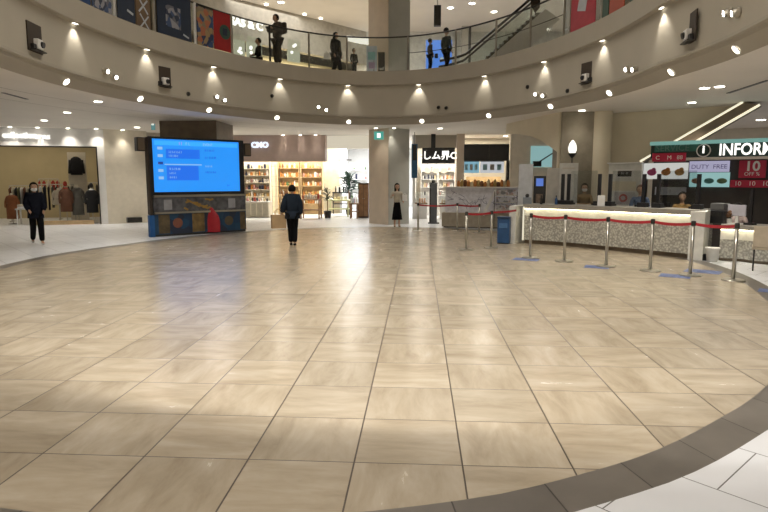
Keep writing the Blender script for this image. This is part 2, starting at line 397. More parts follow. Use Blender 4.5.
# shop interior walls
b0 = LS.w(-7, 0, -4.5); b1 = LS.w(5.2, 0, -4.5)
LB = PL((b0.x, b0.y), (b1.x, b1.y))
wallpoly(LB, [(0, 0), (13, 0), (13, ZC), (0, ZC)], mat('shop_gold_wall', (.46, .38, .22), .6, var=.06, scale=1.5), 'wall_shop_back', .1)
s0_ = LS.w(uO1 + .25, 0, -.3); s1_ = LS.w(uO1 + .9, 0, -4.5); SR = PL((s1_.x, s1_.y), (s0_.x, s0_.y))
wallpoly(SR, [(0, 0), (SR.L, 0), (SR.L, ZC), (0, ZC)], mat('shop_side_wall', (.60, .54, .42)), 'wall_shop_side', .1)
area('left_shop_light', LS.w(0, ZC - .05, -2.4), 5, 85, (1, .88, .68), rot=(0, 0, LS.rz), sizey=2.5)

# ---------------- middle shops
MW = PL((-12, 23.4), (12, 23.4))
def mrect(x0, y0, x1, y1): return MW.rect(x0, y0, x1, y1)
u0, u1, z0, z1 = mrect(238, 139, 325.5, 161.5)
mb = MB(); MW.box(mb, u0 - 1.6, u1, z0, ZC, 0, .5); struct(mb.build('wall_lintel', M['mauve']))
MWu = lambda x: MW.uv(x, 180)[0]
# back and dividing walls
def vwall(name, a, b, m, z0=0, z1=ZC, th=.1):
    pl = PL(a, b); return wallpoly(pl, [(0, z0), (pl.L, z0), (pl.L, z1), (0, z1)], m, name, th)
xa = MW.w(MWu(238) - 1.6, 0).x; xb = MW.w(MWu(325.5), 0).x; xc = MW.w(MWu(371), 0).x; xd = MW.w(MWu(412), 0).x; xe = MW.w(MWu(456), 0).x; xf = MW.w(MWu(463.5), 0).x; xg = MW.w(MWu(509), 0).x
vwall('wall_gift_back', (xa - .5, 27.6), (xb + .1, 27.6), mat('gift_wall', (.70, .62, .45)))
vwall('wall_gift_side', (xa - .5, 23.4), (xa - .5, 27.6), M['cream'])
vwall('wall_bright_back', (xb - 3, 34.5), (xd + 3, 34.5), M['white'])
vwall('wall_bright_side', (xb + .1, 27.6), (xb - .4, 34.5), M['white'])
vwall('wall_bright_side', (xd + .2, 34.5), (xd + .02, 23.6), M['white'])
struct(MW.box(MB(), MWu(325.5), MWu(371), MW.uv(340, 148)[1], ZC, -.4, .15).build('trim_5', emis('emissive_cream_bulkhead', (1, .9, .7), .9)))  # bulkhead glows by emission in place of cove lighting falling on it
area('gift_shop_light', ((xa + xb) / 2, 25.5, ZC - .06), 5.2, 560, (1, .93, .78), sizey=2.4)
area('bright_shop_light', ((xb + xc) / 2, 29.3, ZC - .06), 3.0, 640, (.95, .98, 1), sizey=7)
# sweets shop and cafe on the right of the pillar
vwall('wall_sweets_back', (xd, 26.2), (xf + .3, 26.2), M['cream'])
struct(MW.box(MB(), MWu(456), MWu(463.5), 0, ZC, .25, .9).build('wall_pier', M['tan']))
struct(MW.box(MB(), MWu(412), MWu(456), MW.uv(430, 148)[1], ZC, -.3, .15).build('wall_bulkhead', M['greyb']))
struct(MW.box(MB(), MWu(509), MWu(560), 0, ZC, .0, .2).build('wall_cafe', M['cream']))
vwall('wall_cafe_back', (xf, 25.6), (xg + 3, 25.6), M['greyb'])
area('sweets_light', ((xd + xe) / 2 + .2, 24.9, ZC - .2), 1.6, 110, (1, .95, .88), sizey=1.5)
area('cafe_light', ((xf + xg) / 2, 24.6, ZC - .06), 2.2, 120, (1, .9, .7), sizey=1)

# ---------------- olive wall with arch, fluted column and side wall on the right
p558 = G(558, 112.5, ZC); p508 = G(506, 124, ZC)
OW = PL((p508.x, p508.y), (p558.x, p558.y))
ol = [(OW.uv(506, 150)[0], ZC), (OW.uv(558.5, 150)[0], ZC), (OW.uv(558.5, 150)[0], 0), (OW.uv(557, 150)[0], 0)]
for x_, y_ in ((557, 152), (549, 146), (540, 140), (530, 136), (518, 134), (506, 134)): ol.append(OW.uv(x_, y_))
wallpoly(OW, ol, M['olive'], 'wall_arch', .25)
c0 = G(558, 250, 0)
def at_px(px, Y): r = ray(px, 200); return r.x * Y / r.y
cx0 = at_px(559, 15.9); cx1 = at_px(592, 15.9)
pillar_box('pillar', ((cx0 + cx1) / 2, 16.4), (cx1 - cx0, 1.0), 0, 0, ZC, mat('dark_column_stone', (.27, .235, .175), .6))
mb = MB(); r_ = (at_px(612, 15.7) - at_px(592, 15.7)) / 2 * 1.0
mb.cyl((at_px(602, 15.7), 16.0, 0), (at_px(602, 15.7), 16.0, ZC), r_, n=32); struct(mb.build('pillar', M['olive'], smooth=False))
SP = PL((5.5, 14.95), (7.6, 13.6))           # plane of the sign wall behind the counter
WP = PL((SP.w(0, 0, -.5).x, SP.w(0, 0, -.5).y), (SP.w(SP.L, 0, -.5).x, SP.w(SP.L, 0, -.5).y))
A_ = WP.uv(611, 150)[0] - .05
vwall('wall_far_right', (8.5, 22.5), (16, 19), M['cream'])
# cyan window seen through the arch
def PP(x, y, Y): return PY(x, y, Y)
# ================================================================== LAMPS
def spot(loc, energy, parent, angle=100, blend=.8, r=.05, color=(1, .92, .80), rot=(0, 0, 0)):
    l = bpy.data.lights.new('spot', 'SPOT'); l.energy = energy; l.spot_size = math.radians(angle); l.spot_blend = blend; l.shadow_soft_size = r; l.color = color
    o = bpy.data.objects.new('lamp_light', l); COL.objects.link(o); o.location = loc; o.rotation_euler = rot; o.parent = parent; return o
def downlight(loc, r, label, group, energy=30, rz=0, tilt=0, lens='lamp', ang=110, cat='ceiling light', normal=None):
    e = empty('downlight', loc, rz, label, cat, group); e.rotation_euler = (tilt, 0, rz)
    mb = MB(); mb.lathe([(r * 1.22, -.012), (r * 1.22, 0), (r, 0), (r, -.012)], n=20); mb.build('trim_ring', M['white'], e)
    mb = MB(); mb.lathe([(0.001, -.022), (r * .98, -.022), (r * .98, -.008), (0.001, -.008)], n=20); mb.build('lens', M[lens], e)
    if energy: spot((0, 0, -.03), energy, e, ang)
    return e
# ceiling lights left, centre, right: (pixel, place words)
CL = [((98, 101), 'nearest the opening on the left'), ((67, 112), 'in the middle of the three over the left walkway'), ((44, 120), 'farthest of the three over the left walkway'),
      ((137, 127), 'above the left edge of the big blue screen'), ((281, 136), 'above the mauve shop lintel'), ((336.5, 139), 'just left of the square pillar'),
      ((440, 128), 'above the hanging black shop sign'), ((505.6, 135.7), 'in front of the olive arch'),
      ((554, 116), 'beside the dark column on the right'), ((704.6, 87.5), 'left one of the close pair on the right'), ((719.7, 86), 'right one of the close pair on the right'), ((692, 102), 'below the close pair on the right'),
      ((443, 135.5), 'in front of the pillar of the sweets shop'), ((582, 110), 'over the torch lamp')]
for (x, y), w_ in CL:
    p = G(x, y, ZC); downlight((p.x, p.y, ZC), .085, 'round recessed ceiling downlight ' + w_, 'downlights in the lower ceiling', 40 if x == 582 else 260)
for x, y, w_ in ((761, 119.5, 'beyond the escalator at the right edge'),):
    p = G(x, y, ZC); downlight((p.x, p.y, ZC), .12, 'round recessed downlight ' + w_, 'downlights in the lower ceiling', 40)
for px_, w_ in ((376, 'left face'), (394, 'right face')):
    r_ = ray(px_, 130); Y_ = 20.35; downlight((r_.x * Y_ / r_.y, Y_, ZC), .06, 'small added downlight brightening the ' + w_ + ' of the square pillar', None, 60, ang=90)  # pair of fixtures added to brighten the pillar faces
# lamps that graze the white front of the left shop
for i, (x, w_) in enumerate(((13, 'first from the left edge'), (40, 'second from the left edge'), (70, 'third from the left edge'), (98, 'fourth, over the door end'))):
    u = LS.uv(x, 140)[0]; p = LS.w(u, ZC, .22); downlight(p, .06, 'small downlight over the white clothing shop front, ' + w_, 'wall washing lights over the clothing shop', 90, ang=100)
p = PIL.w(PIL.uv(122, 140)[0], ZC, .2); downlight(p, .06, 'small downlight washing the cream wall beside the clothing shop', None, 90, ang=80)
for i, (x, w_) in enumerate(((285, 'left'), (302, 'middle'), (317, 'right'))):
    u = MWu(x); p = MW.w(u, ZC, .18); downlight(p, .06, f'small downlight washing the mauve lintel, {w_} of three', 'wall washing lights over the mauve lintel', 20, ang=80)
# lower band lights
BL = [(66, 82), (140, 98), (209, 108), (277, 117), (349, 120.5), (422, 120.5), (489, 116), (551, 107), (610, 93), (672, 75), (738, 44)]
ords = ['first', 'second', 'third', 'fourth', 'fifth', 'sixth', 'seventh', 'eighth', 'ninth', 'tenth', 'eleventh']
for i, (x, y) in enumerate(BL):
    t, p, n = on_ring(x, y, .18); a = math.atan2(n.y, n.x)
    e = empty('cove_light', R(t, .175, 3.418), a - math.pi / 2, f'flush light in the lower edge of the balcony, {ords[i]} from the left', 'light', 'lights in the lower edge of the balcony'); e.rotation_euler = (-.85, 0, a - math.pi / 2)
    mb = MB(); mb.lathe([(.082, -.014), (.082, 0), (.066, 0), (.066, -.014)], n=18); mb.build('trim_ring', M['white'], e)
    mb = MB(); mb.lathe([(.001, -.024), (.065, -.024), (.065, -.008), (.001, -.008)], n=18); mb.build('lens', M['lampdim'], e)
    spot((0, 0, -.04), 40, e, 130)
# scallop lights under the lip
SL = [(73, 23), (146, 51), (213, 69), (280, 79), (348, 84), (419, 86), (485, 77), (545, 64), (604, 45), (664, 16)]
for i, (x, y) in enumerate(SL):
    t, p, n = on_ring(x, y, .08); a = math.atan2(n.y, n.x); q = R(t, .035, 4.53)
    e = empty('lip_light', q, a - math.pi / 2, f'small light under the balcony lip, {ords[i]} from the left', 'light', 'lights under the balcony lip')
    mb = MB(); mb.box((0, 0, -.006), (.15, .055, .012)); mb.build('housing', M['white'], e)
    mb = MB(); mb.box((0, 0, -.014), (.12, .042, .006)); mb.build('lens', M['lampdim'], e)
    spot((0, -.11, -.02), 26, e, 80, .8, .02, rot=(math.radians(22), 0, 0))
# pairs of adjustable spots on the fascia
PR = [((104, 71), (113, 77)), ((215.5, 96.5), (223.5, 100)), ((318, 107), (326, 110)), ((439, 107.5), (447, 108)), ((537.5, 94), (545, 95.5)), ((630, 69), (637, 69)), ((731, 12), (739.5, 12))]
for i, pr in enumerate(PR):
    for j, (x, y) in enumerate(pr):
        t, p, n = on_ring(x, y, .08); a = math.atan2(n.y, n.x)
        lit = i != 3
        side = 'left' if j == 0 else 'right'
        e = empty('fascia_spotlight', p, a - math.pi / 2, (f'lit round spotlight on the fascia, {side} of the {ords[i]} pair from the left' if lit else f'small unlit spotlight on the fascia, {side} one of the pair right of the square pillar'), 'spotlight', 'paired spotlights on the balcony fascia')
        e.scale = (.95, .95, .95)
        mb = MB(); mb.cyl((0, 0, 0), (0, -.05, 0), .075, .07, 18); mb.build('collar', M['greyb'], e)
        mb = MB(); mb.cyl((0, -.045, 0), (0, -.10, -.015), .058, .05, 16); mb.build('lamp_head', M['steel'] if lit else M['dark'], e)
        mb = MB(); mb.cyl((0, -.10, -.015), (0, -.106, -.016), .044, n=16); mb.build('lens', M['spotlens'] if lit else M['black'], e)
# little dark sensors
for x, y, w_ in ((188, 94, 'left of the second spotlight pair'), (272, 96, 'under the fourth lip light'), (528, 87, 'left of the fifth spotlight pair'), (568, 91, 'right of the fifth spotlight pair')):
    t, p, n = on_ring(x, y, .08); a = math.atan2(n.y, n.x)
    e = empty('fascia_sensor', p, a - math.pi / 2, 'small dark round sensor on the fascia ' + w_, 'sensor', 'round sensors on the fascia')
    MB().cyl((0, 0, 0), (0, -.03, 0), .055, .05, 16).build('housing', M['dark'], e); MB().sph((0, -.03, 0), .03).build('dome', M['black'], e, True)
# unseen spots added over the near rim for the floor's curved shadow edge
for d_ in range(252, 291, 9):
    t = math.radians(d_); q = R(t, .62, 8.12); spot(q, 1150, None, 130, .5, .07, (1, .94, .85))
# recessed projectors
for i, (x, y) in enumerate(((34, 38), (163, 77), (588.5, 73), (692, 28))):
    t, p, n = on_ring(x, y, .08); a = math.atan2(n.y, n.x)
    e = empty('recessed_projector', p, a - math.pi / 2, 'dark niche in the fascia holding a pale projector, ' + ['at the far left', 'second from the left', 'right one near the dark column', 'at the upper right'][i], 'projector', 'projector niches in the fascia')
    sx = -1 if i < 2 else 1
    mb = MB(); mb.box((0, -.008, 0), (.46, .02, .48)); mb.build('niche_panel', M['niche'], e)
    mb = MB(); mb.box((.03 * -sx, -.05, -.10), (.17, .10, .17), bevel=.015); o = mb.build('housing', M['white'], e)
    mb = MB(); mb.cyl((.06 * -sx, -.09, -.10), (.06 * -sx, -.13, -.11), .055, .05, 14); mb.build('lens_barrel', M['black'], e)
    mb = MB(); mb.box((-.12 * -sx, -.04, -.16), (.09, .07, .08)); mb.build('power_box', M['black'], e)
    mb = MB(); mb.box((0, -.06, -.215), (.36, .11, .02)); mb.build('shelf', M['dark'], e)
# slot diffusers in the ceiling
for a_, b_, w_ in (((3, 92.5), (27, 99), 'at the left edge'), ((728, 93), (768, 80), 'at the right edge')):
    p = G(*a_, ZC); q = G(*b_, ZC); d = q - p
    o = MB().box(((p + q) / 2 - Vector((0, 0, .006)))[:], (d.length, .07, .01), math.atan2(d.y, d.x)).build('slot_diffuser', M['black']); tag(o, 'thin black slot diffuser in the ceiling ' + w_, 'air vent')
# exit sign on the pillar
def panelthing(name, plane, px, m, out, th, label, cat, group=None, bevel=0):
    u0, u1, z0, z1 = plane.rect(*px); p = plane.w((u0 + u1) / 2, z0, out); e = empty(name, p, plane.rz, label, cat, group)
    mb = MB(); mb.box((0, th / 2, (z1 - z0) / 2), (u1 - u0, th, z1 - z0), bevel=bevel); mb.build('board', m, e)
    return e, u1 - u0, z1 - z0
# in a thing made by panelthing: x runs along, y away from the viewer (front at 0), z up
E_ = PL((-3, 20.0), (3, 20.0))
e, w_, h_ = panelthing('exit_sign', E_, (374, 131.5, 383.5, 139.5), emis('exit_green', (.10, .55, .45), .9), 0, .05, 'small green lit exit sign hanging at the top of the square pillar', 'exit sign')
MB().box((0, -.004, h_ * .5), (w_ * .35, .006, h_ * .55)).build('pictogram', M['lettering'], e); MB().box((0, .02, (h_ + .05)), (.03, .03, .14)).build('hanger', M['steel'], e)
e, w_, h_ = panelthing('guide_sign', PL((-9, 18.5), (-3, 18.5)), (151, 119, 154.5, 130), emis('guide_teal', (.2, .5, .5), .6), 0, .05, 'narrow teal sign hanging left of the brown pillar', 'sign')
MB().box((0, -.004, h_ * .6), (w_ * .6, .006, h_ * .3)).build('pictogram', M['lettering'], e)

# ================================================================== PEOPLE
def skin_bm(verts, edges, radii, sub=1, root=0):
    me = bpy.data.meshes.new('tmp'); me.from_pydata([Vector(v) for v in verts], edges, []); me.update()
    o = bpy.data.objects.new('tmp', me); COL.objects.link(o)
    s = o.modifiers.new('s', 'SKIN'); sv = me.skin_vertices[0].data
    for i, r in enumerate(radii):
        r = r if isinstance(r, tuple) else (r, r); sv[i].radius = r; sv[i].use_root = (i == root)
    s.use_smooth_shade = True
    m2 = o.modifiers.new('u', 'SUBSURF'); m2.levels = sub; m2.render_levels = sub
    bpy.context.view_layer.update()
    em = bpy.data.meshes.new_from_object(o.evaluated_get(bpy.context.evaluated_depsgraph_get()))
    bm = bmesh.new(); bm.from_mesh(em); bpy.data.objects.remove(o); bpy.data.meshes.remove(me); bpy.data.meshes.remove(em)
    return bm
def merge(bm, other):
    me = bpy.data.meshes.new('tmp2'); other.to_mesh(me); other.free(); bm.from_mesh(me); bpy.data.meshes.remove(me)
SK = mat('skin', (.55, .34, .23), .55, var=.04); HAIR = mat('black_hair', (.008, .007, .006), .7, spec=.15)
HAIRB = mat('brown_hair', (.09, .045, .025), .5); MASK = mat('white_mask', (.8, .8, .8), .8); EYE = mat('eyes', (.02, .015, .01), .3)
def person(name_loc, facing, h, label, J=None, top=None, bottom=None, shoes=None, hair='short', hairm=None, skirt=None, mask=False, bulk=.0, coat=0, turn=0, group=None, headturn=0, lean=0):
    """unit-height figure facing +Y, scaled to h; J overrides joints"""
    e = empty('person', name_loc, facing, label, 'person', group)
    j = dict(pel=(0, 0, .53), wai=(0, 0, .62), che=(0, .005, .73), nec=(0, -.005, .835), hd=(0, .005, .925),
             sL=(-.098, 0, .80), eL=(-.125, -.01, .645), wL=(-.12, .05, .51), sR=(.098, 0, .80), eR=(.125, -.01, .645), wR=(.12, .05, .51),
             hL=(-.05, 0, .50), kL=(-.052, .02, .28), aL=(-.052, -.015, .045), hR=(.05, 0, .50), kR=(.052, .02, .28), aR=(.052, -.015, .045), tL=None, tR=None)
    if J: j.update(J)
    V = lambda k: Vector(j[k]) * h
    for s_ in 'LR':
        if j['t' + s_] is None: a = j['a' + s_]; j['t' + s_] = (a[0] * 1.15, a[1] + .095, max(.012, a[2] - .03))
    names = ['pel', 'wai', 'che', 'nec', 'sL', 'eL', 'wL', 'sR', 'eR', 'wR', 'hL', 'kL', 'aL', 'tL', 'hR', 'kR', 'aR', 'tR', 'hd']
    ed = [('pel', 'wai'), ('wai', 'che'), ('che', 'nec'), ('che', 'sL'), ('sL', 'eL'), ('eL', 'wL'), ('che', 'sR'), ('sR', 'eR'), ('eR', 'wR'), ('pel', 'hL'), ('hL', 'kL'), ('kL', 'aL'), ('aL', 'tL'), ('pel', 'hR'), ('hR', 'kR'), ('kR', 'aR'), ('aR', 'tR'), ('nec', 'hd')]
    rad = dict(pel=(.07, .055), wai=(.06, .048), che=(.07, .052), nec=.027, sL=.032, eL=.023, wL=.016, sR=.032, eR=.023, wR=.016, hL=.045, kL=.032, aL=.02, tL=.018, hR=.045, kR=.032, aR=.02, tR=.018, hd=.03)
    def sk(keys, f, add=0):
        ix = {k: i for i, k in enumerate(keys)}; es = [(ix[a], ix[b]) for a, b in ed if a in ix and b in ix]
        rr = []
        for k in keys:
            r = f.get(k, rad[k]) if isinstance(f, dict) else rad[k]
            r = r if isinstance(r, tuple) else (r, r); rr.append(((r[0] + add) * h, (r[1] + add) * h))
        return skin_bm([V(k) for k in keys], es, rr, 1)
    bm = sk(names, rad)
    # head with nose, chin and ears
    hc = V('hd'); HM = Matrix.Translation(hc) @ Matrix.Rotation(headturn, 4, 'Z') @ Matrix.Rotation(-lean, 4, 'X')
    hb = MB(); bmesh.ops.create_uvsphere(hb.bm, u_segments=16, v_segments=12, radius=1, matrix=Matrix.Diagonal((.052 * h, .062 * h, .073 * h, 1)))
    for v in hb.bm.verts:
        if v.co.z < 0: v.co.x *= 1 + .35 * v.co.z / (.073 * h); v.co.y += .10 * v.co.z if v.co.y < 0 else 0
    hb.cyl((0, .055 * h, .008 * h), (0, .07 * h, -.012 * h), .004 * h, .010 * h, 8)
    for s_ in (-1, 1): hb.sph((s_ * .052 * h, 0, -.005 * h), .014 * h, (.45, .8, 1.2), 8)
    hb.bm.transform(HM); merge(bm, hb.bm)
    # hands: palm, four fingers and a thumb, slightly curled
    for s_, sg in (('L', -1), ('R', 1)):
        wv = V('w' + s_); dv = (wv - V('e' + s_)).normalized(); side = dv.cross(Vector((sg, 0, 0)));
        if side.length < .1: side = dv.cross(Vector((0, 0, 1)))
        side.normalize(); nn = side.cross(dv).normalized() * .6
        pm = wv + dv * .035 * h
        hb = MB(); hb.cyl(wv - dv * .005 * h, pm + dv * .015 * h, .013 * h, .018 * h, 8)
        for q_ in range(4):
            b_ = pm + side * (q_ - 1.5) * .0085 * h + dv * .012 * h; l_ = (.026, .031, .029, .022)[q_] * h; c_ = b_ + dv * l_ * .6
            hb.cyl(b_, c_, .0052 * h, .0048 * h, 6); hb.cyl(c_, c_ + (dv * .7 + nn * .7) * l_ * .55, .0048 * h, .004 * h, 6)
        tb = wv + dv * .012 * h + side * .012 * h; hb.cyl(tb, tb + (dv * .7 + side * .7).normalized() * .028 * h, .006 * h, .005 * h, 6)
        merge(bm, hb.bm)
    me = bpy.data.meshes.new('body'); bm.to_mesh(me); bm.free(); me.materials.append(SK)
    for p in me.polygons: p.use_smooth = True
    o = bpy.data.objects.new('body', me); COL.objects.link(o); o.parent = e
    def put(bm, nm, m):
        me = bpy.data.meshes.new(nm); bm.to_mesh(me); bm.free(); me.materials.append(m)
        for p in me.polygons: p.use_smooth = True
        o = bpy.data.objects.new(nm, me); COL.objects.link(o); o.parent = e; return o
    def hp(mb, nm, m): mb.bm.transform(HM); return mb.build(nm, m, e, True)
    if not mask:
        hp(MB().box((0, .061 * h, -.037 * h), (.026 * h, .006 * h, .005 * h)), 'mouth', mat('lips', (.4, .15, .12)))
    else:
        mk = MB(); mk.sph((0, .022 * h, -.032 * h), .05 * h, (.92, .98, .72), 12); hp(mk, 'face_mask', MASK)
    for s_ in (-1, 1): hp(MB().sph((s_ * .02 * h, .055 * h, .005 * h), .007 * h, (1.3, .6, .8), 8), 'eye', EYE)
    hm = hairm or HAIR; hb = MB(); bmesh.ops.create_uvsphere(hb.bm, u_segments=16, v_segments=12, radius=1, matrix=Matrix.Translation((0, -.010 * h, .013 * h)) @ Matrix.Diagonal((.062 * h, .068 * h, .072 * h, 1)))
    for v in list(hb.bm.verts):
        if v.co.y > .02 * h and v.co.z < .035 * h: v.co.y = .02 * h
        if hair == 'short' and v.co.z < -.03 * h: v.co.z = -.03 * h
    if hair == 'long':
        hb.lathe([(.03 * h, -.14 * h), (.058 * h, -.12 * h), (.064 * h, -.05 * h), (.06 * h, 0)], (0, -.03 * h, 0), 14, 1, .62)
    if hair == 'bun': hb.sph((0, -.075 * h, .03 * h), .03 * h)
    hp(hb, 'hair', hm)
    if hair == 'cap':
        hp(MB().lathe([(.066 * h, .01 * h), (.068 * h, .04 * h), (.05 * h, .075 * h), (.01 * h, .086 * h)], (0, -.004 * h, 0), 16), 'cap', hm); 
    tf = dict(pel=(.092, .074), wai=(.082, .066), che=(.084, .066), nec=.030, sL=.040, eL=.031, wL=.024, sR=.040, eR=.031, wR=.024)
    sp = lambda k, a, b, f: tuple(Vector(j[a]).lerp(Vector(j[b]), f))
    put(sk(['pel', 'wai', 'che', 'nec', 'sL', 'eL', 'wL', 'sR', 'eR', 'wR'], tf, bulk), 'coat' if coat else 'shirt', top)
    if coat: # coat skirt below the waist
        pv = V('pel'); MB().lathe([((.100 + bulk) * h, -coat * h), ((.098 + bulk) * h, -coat * .5 * h), ((.092 + bulk) * h, .03 * h), (.06 * h, .07 * h)], pv, 18, 1, .80).build('coat_skirt', top, e, True)
    if skirt:
        pv = V('pel'); MB().lathe([(.125 * h, -skirt * h), (.105 * h, -skirt * .6 * h), (.08 * h, -.02 * h), (.062 * h, .08 * h)], pv, 20, 1, .8).build('skirt', bottom, e, True)
    else:
        bf = dict(pel=(.086, .070), hL=.055, kL=.042, aL=.033, hR=.055, kR=.042, aR=.033)
        put(sk(['pel', 'hL', 'kL', 'aL', 'hR', 'kR', 'aR'], bf, bulk * .4), 'trousers', bottom)
    for s_ in 'LR':
        a = V('a' + s_); t = V('t' + s_); d = (t - a); d.z = 0
        q = Vector((a.x, a.y, a.z - .028 * h)); mb = MB(); mb.cyl(q + Vector((0, 0, -.005 * h)), q + Vector((0, 0, .02 * h)), .026 * h, .022 * h, 10); mb.sph((t + q) / 2 + Vector((0, 0, -.0 * h)), .03 * h, (.8, 1.9, .62), 12, rz=math.atan2(-d.x, d.y))
        for v in mb.bm.verts: v.co.z = max(v.co.z, a.z - .045 * h + .001)
        mb.build('shoe', shoes, e, True)
    return e
def dirto(p, q=(0, 0)): return math.atan2(q[1] - p.y, q[0] - p.x) - math.pi / 2
navy = mat('navy_coat_cloth', (.010, .012, .020), .9, spec=.1); blk = mat('black_cloth', (.006, .006, .007), .9, spec=.1); slate = mat('slate_jacket_cloth', (.018, .026, .040), .9, spec=.1)
whiteshoe = mat('white_shoes', (.7, .7, .7), .5); khaki = mat('beige_shoes', (.4, .34, .26), .5); beigecl = mat('beige_blouse_cloth', (.50, .45, .36), .8)
brownc = mat('brown_grey_cloth', (.05, .038, .028), .85); tanc = mat('tan_shirt_cloth', (.35, .24, .13), .8); pinkc = mat('pale_uniform_cloth', (.5, .4, .38), .8)
walk = dict(kL=(-.05, .07, .29), aL=(-.05, .10, .05), kR=(.05, .02, .28), aR=(.05, -.11, .07))
p = G(38, 244.5)
person(p, dirto(p) + .15, 1.50, 'person in a black coat, black trousers and white face mask walking past the clothing shop', J={**walk, 'wL': (-.10, .09, .55), 'wR': (.10, .09, .56)}, top=navy, bottom=blk, shoes=whiteshoe, mask=True, coat=.10, bulk=.02)
p = G(293, 245.5); PW = p
rzw = dirto(p) + math.pi
person(p, rzw, 1.44, 'person in a slate jacket walking away, seen from behind, carrying a paper bag', J={**walk, 'kL': (-.035, .03, .28), 'aL': (-.03, .06, .045), 'kR': (.035, .01, .28), 'aR': (.03, -.05, .05), 'eL': (-.14, -.02, .65), 'wL': (-.16, .03, .55)}, top=slate, bottom=blk, shoes=blk, coat=.08, bulk=.028)
def bag(loc, rz, size, m, label, strap=.14, name='shopping_bag'):
    e = empty(name, loc, rz, label, 'bag'); w_, d_, h_ = size
    mb = MB(); mb.prism([(-w_ / 2, -d_ / 2, 0), (w_ / 2, -d_ / 2, 0), (w_ / 2, d_ / 2, 0), (-w_ / 2, d_ / 2, 0)], (0, 0, h_))
    mb.build('bag_body', m, e)
    for s_ in (-1, 1):
        pts = [(math.cos(a) * w_ * .25, s_ * d_ * .35, h_ + math.sin(a) * strap) for a in [math.pi * i / 8 for i in range(9)]]
        MB().tube(pts, .008, 6).build('handle', m, e)
    return e
kraft = mat('kraft_paper', (.42, .29, .16), .8)
hx = PW + Vector((math.cos(rzw) * -.27, math.sin(rzw) * -.27, 0))
bag((hx.x - .06, hx.y, .42), rzw + .3, (.34, .14, .32), kraft, 'light brown paper shopping bag held by the person walking away')
p = G(397, 227)
person(p, dirto(p) + .2, 1.45, 'person in a light blouse and long black skirt before the square pillar', top=beigecl, bottom=blk, skirt=.36, shoes=khaki, hair='long', J={'eR': (.15, .02, .66), 'wR': (.13, .13, .72), 'wL': (-.12, .09, .6)})
bg = bag((p.x + .26, p.y - .16, .88), dirto(p), (.16, .09, .2), M['paper'], 'small white bag held up by the person in the long black skirt', .05)
# upper floor people
def tdeg0(px): return on_ring(px, 50, .12)[0]
def on2(px, depthY): r = ray(px, 60); return Vector((r.x * depthY / r.y, depthY, ZF))
p = R(tdeg0(281), .47, ZF)
person(p, dirto(p) - .9, 1.50, 'person in brown-grey clothes wearing a backpack at the upper glass railing', J={'eL': (-.13, .07, .67), 'wL': (-.07, .17, .70), 'eR': (.13, .07, .67), 'wR': (.07, .18, .70), 'kL': (-.085, .03, .28), 'aL': (-.10, .02, .045), 'kR': (.085, -.01, .28), 'aR': (.10, -.05, .045), 'hd': (0, .03, .92)}, top=brownc, bottom=brownc, shoes=blk, hair='short', bulk=.02)
a_ = dirto(p) - .9; f_ = Vector((-math.sin(a_), math.cos(a_), 0))
e = empty('backpack', p - f_ * .20 + Vector((0, 0, 1.0)), a_, 'dark backpack worn by the person standing at the upper railing', 'backpack')
MB().box((0, -.02, .14), (.28, .14, .34), bevel=.05).build('bag_body', brownc, e, True); MB().box((0, -.10, .08), (.2, .05, .14), bevel=.02).build('front_pocket', blk, e, True)
e = empty('camera', p + f_ * .30 + Vector((0, 0, 1.06)), a_, 'dark camera held out by the person at the upper railing', 'camera')
MB().box((0, 0, 0), (.14, .06, .09), bevel=.01).build('camera_body', M['black'], e); MB().cyl((0, .03, 0), (0, .1, 0), .035, n=14).build('lens', M['dark'], e)
p = on2(259, 19.1); person(p - Vector((0, 0, .55)) + Vector((0, 0, .55)), dirto(p) - 1.2, 1.40, 'person in dark clothes sitting behind the railing left of the standing person', top=blk, bottom=blk, shoes=blk,
    J={'pel': (0, 0, .30), 'wai': (0, .0, .39), 'che': (0, .01, .50), 'nec': (0, 0, .605), 'hd': (0, .01, .69), 'sL': (-.098, 0, .57), 'sR': (.098, 0, .57), 'eL': (-.13, .02, .43), 'eR': (.13, .02, .43), 'wL': (-.08, .14, .38), 'wR': (.08, .14, .38), 'hL': (-.05, .02, .28), 'hR': (.05, .02, .28), 'kL': (-.07, .24, .29), 'kR': (.07, .24, .29), 'aL': (-.07, .24, .05), 'aR': (.07, .24, .05)})
e = empty('bench', p, dirto(p) - 1.2, 'low dark bench carrying the seated person on the upper floor', 'bench'); MB().box((0, 0, .25), (.9, .34, .05), bevel=.01).build('seat', M['wood'], e)
for sx in (-.38, .38): MB().box((sx, 0, .115), (.05, .3, .23)).build('leg', M['dark'], e)
p = on2(336, 20.3); person(p, dirto(p) + .9, 1.50, 'long-haired person in black walking behind the glass railing near the upper pillar', J=walk, top=blk, bottom=blk, shoes=blk, hair='long', coat=.16, bulk=.025)
bag((p.x - .3, p.y - .1, ZF + .62), .2, (.2, .1, .18), M['paper'], 'small white bag beside the black-clothed person on the upper floor', .06, 'shoulder_bag')
p = on2(354, 20.2); person(p, dirto(p) + .5, .95, 'small child in black on the upper floor, between two railing posts', top=blk, bottom=blk, shoes=blk)
p = on2(446, 19.6); person(p, dirto(p) + 2.4, 1.42, 'person in dark green jacket on the upper floor in front of the blue display', J=walk, top=mat('dark_green_cloth', (.015, .03, .025), .8), bottom=blk, shoes=blk, coat=.08)
p = on2(430, 19.4); person(p, dirto(p) + 2.0, 1.05, 'child in brown on the upper floor in front of the blue display', top=brownc, bottom=blk, shoes=blk)
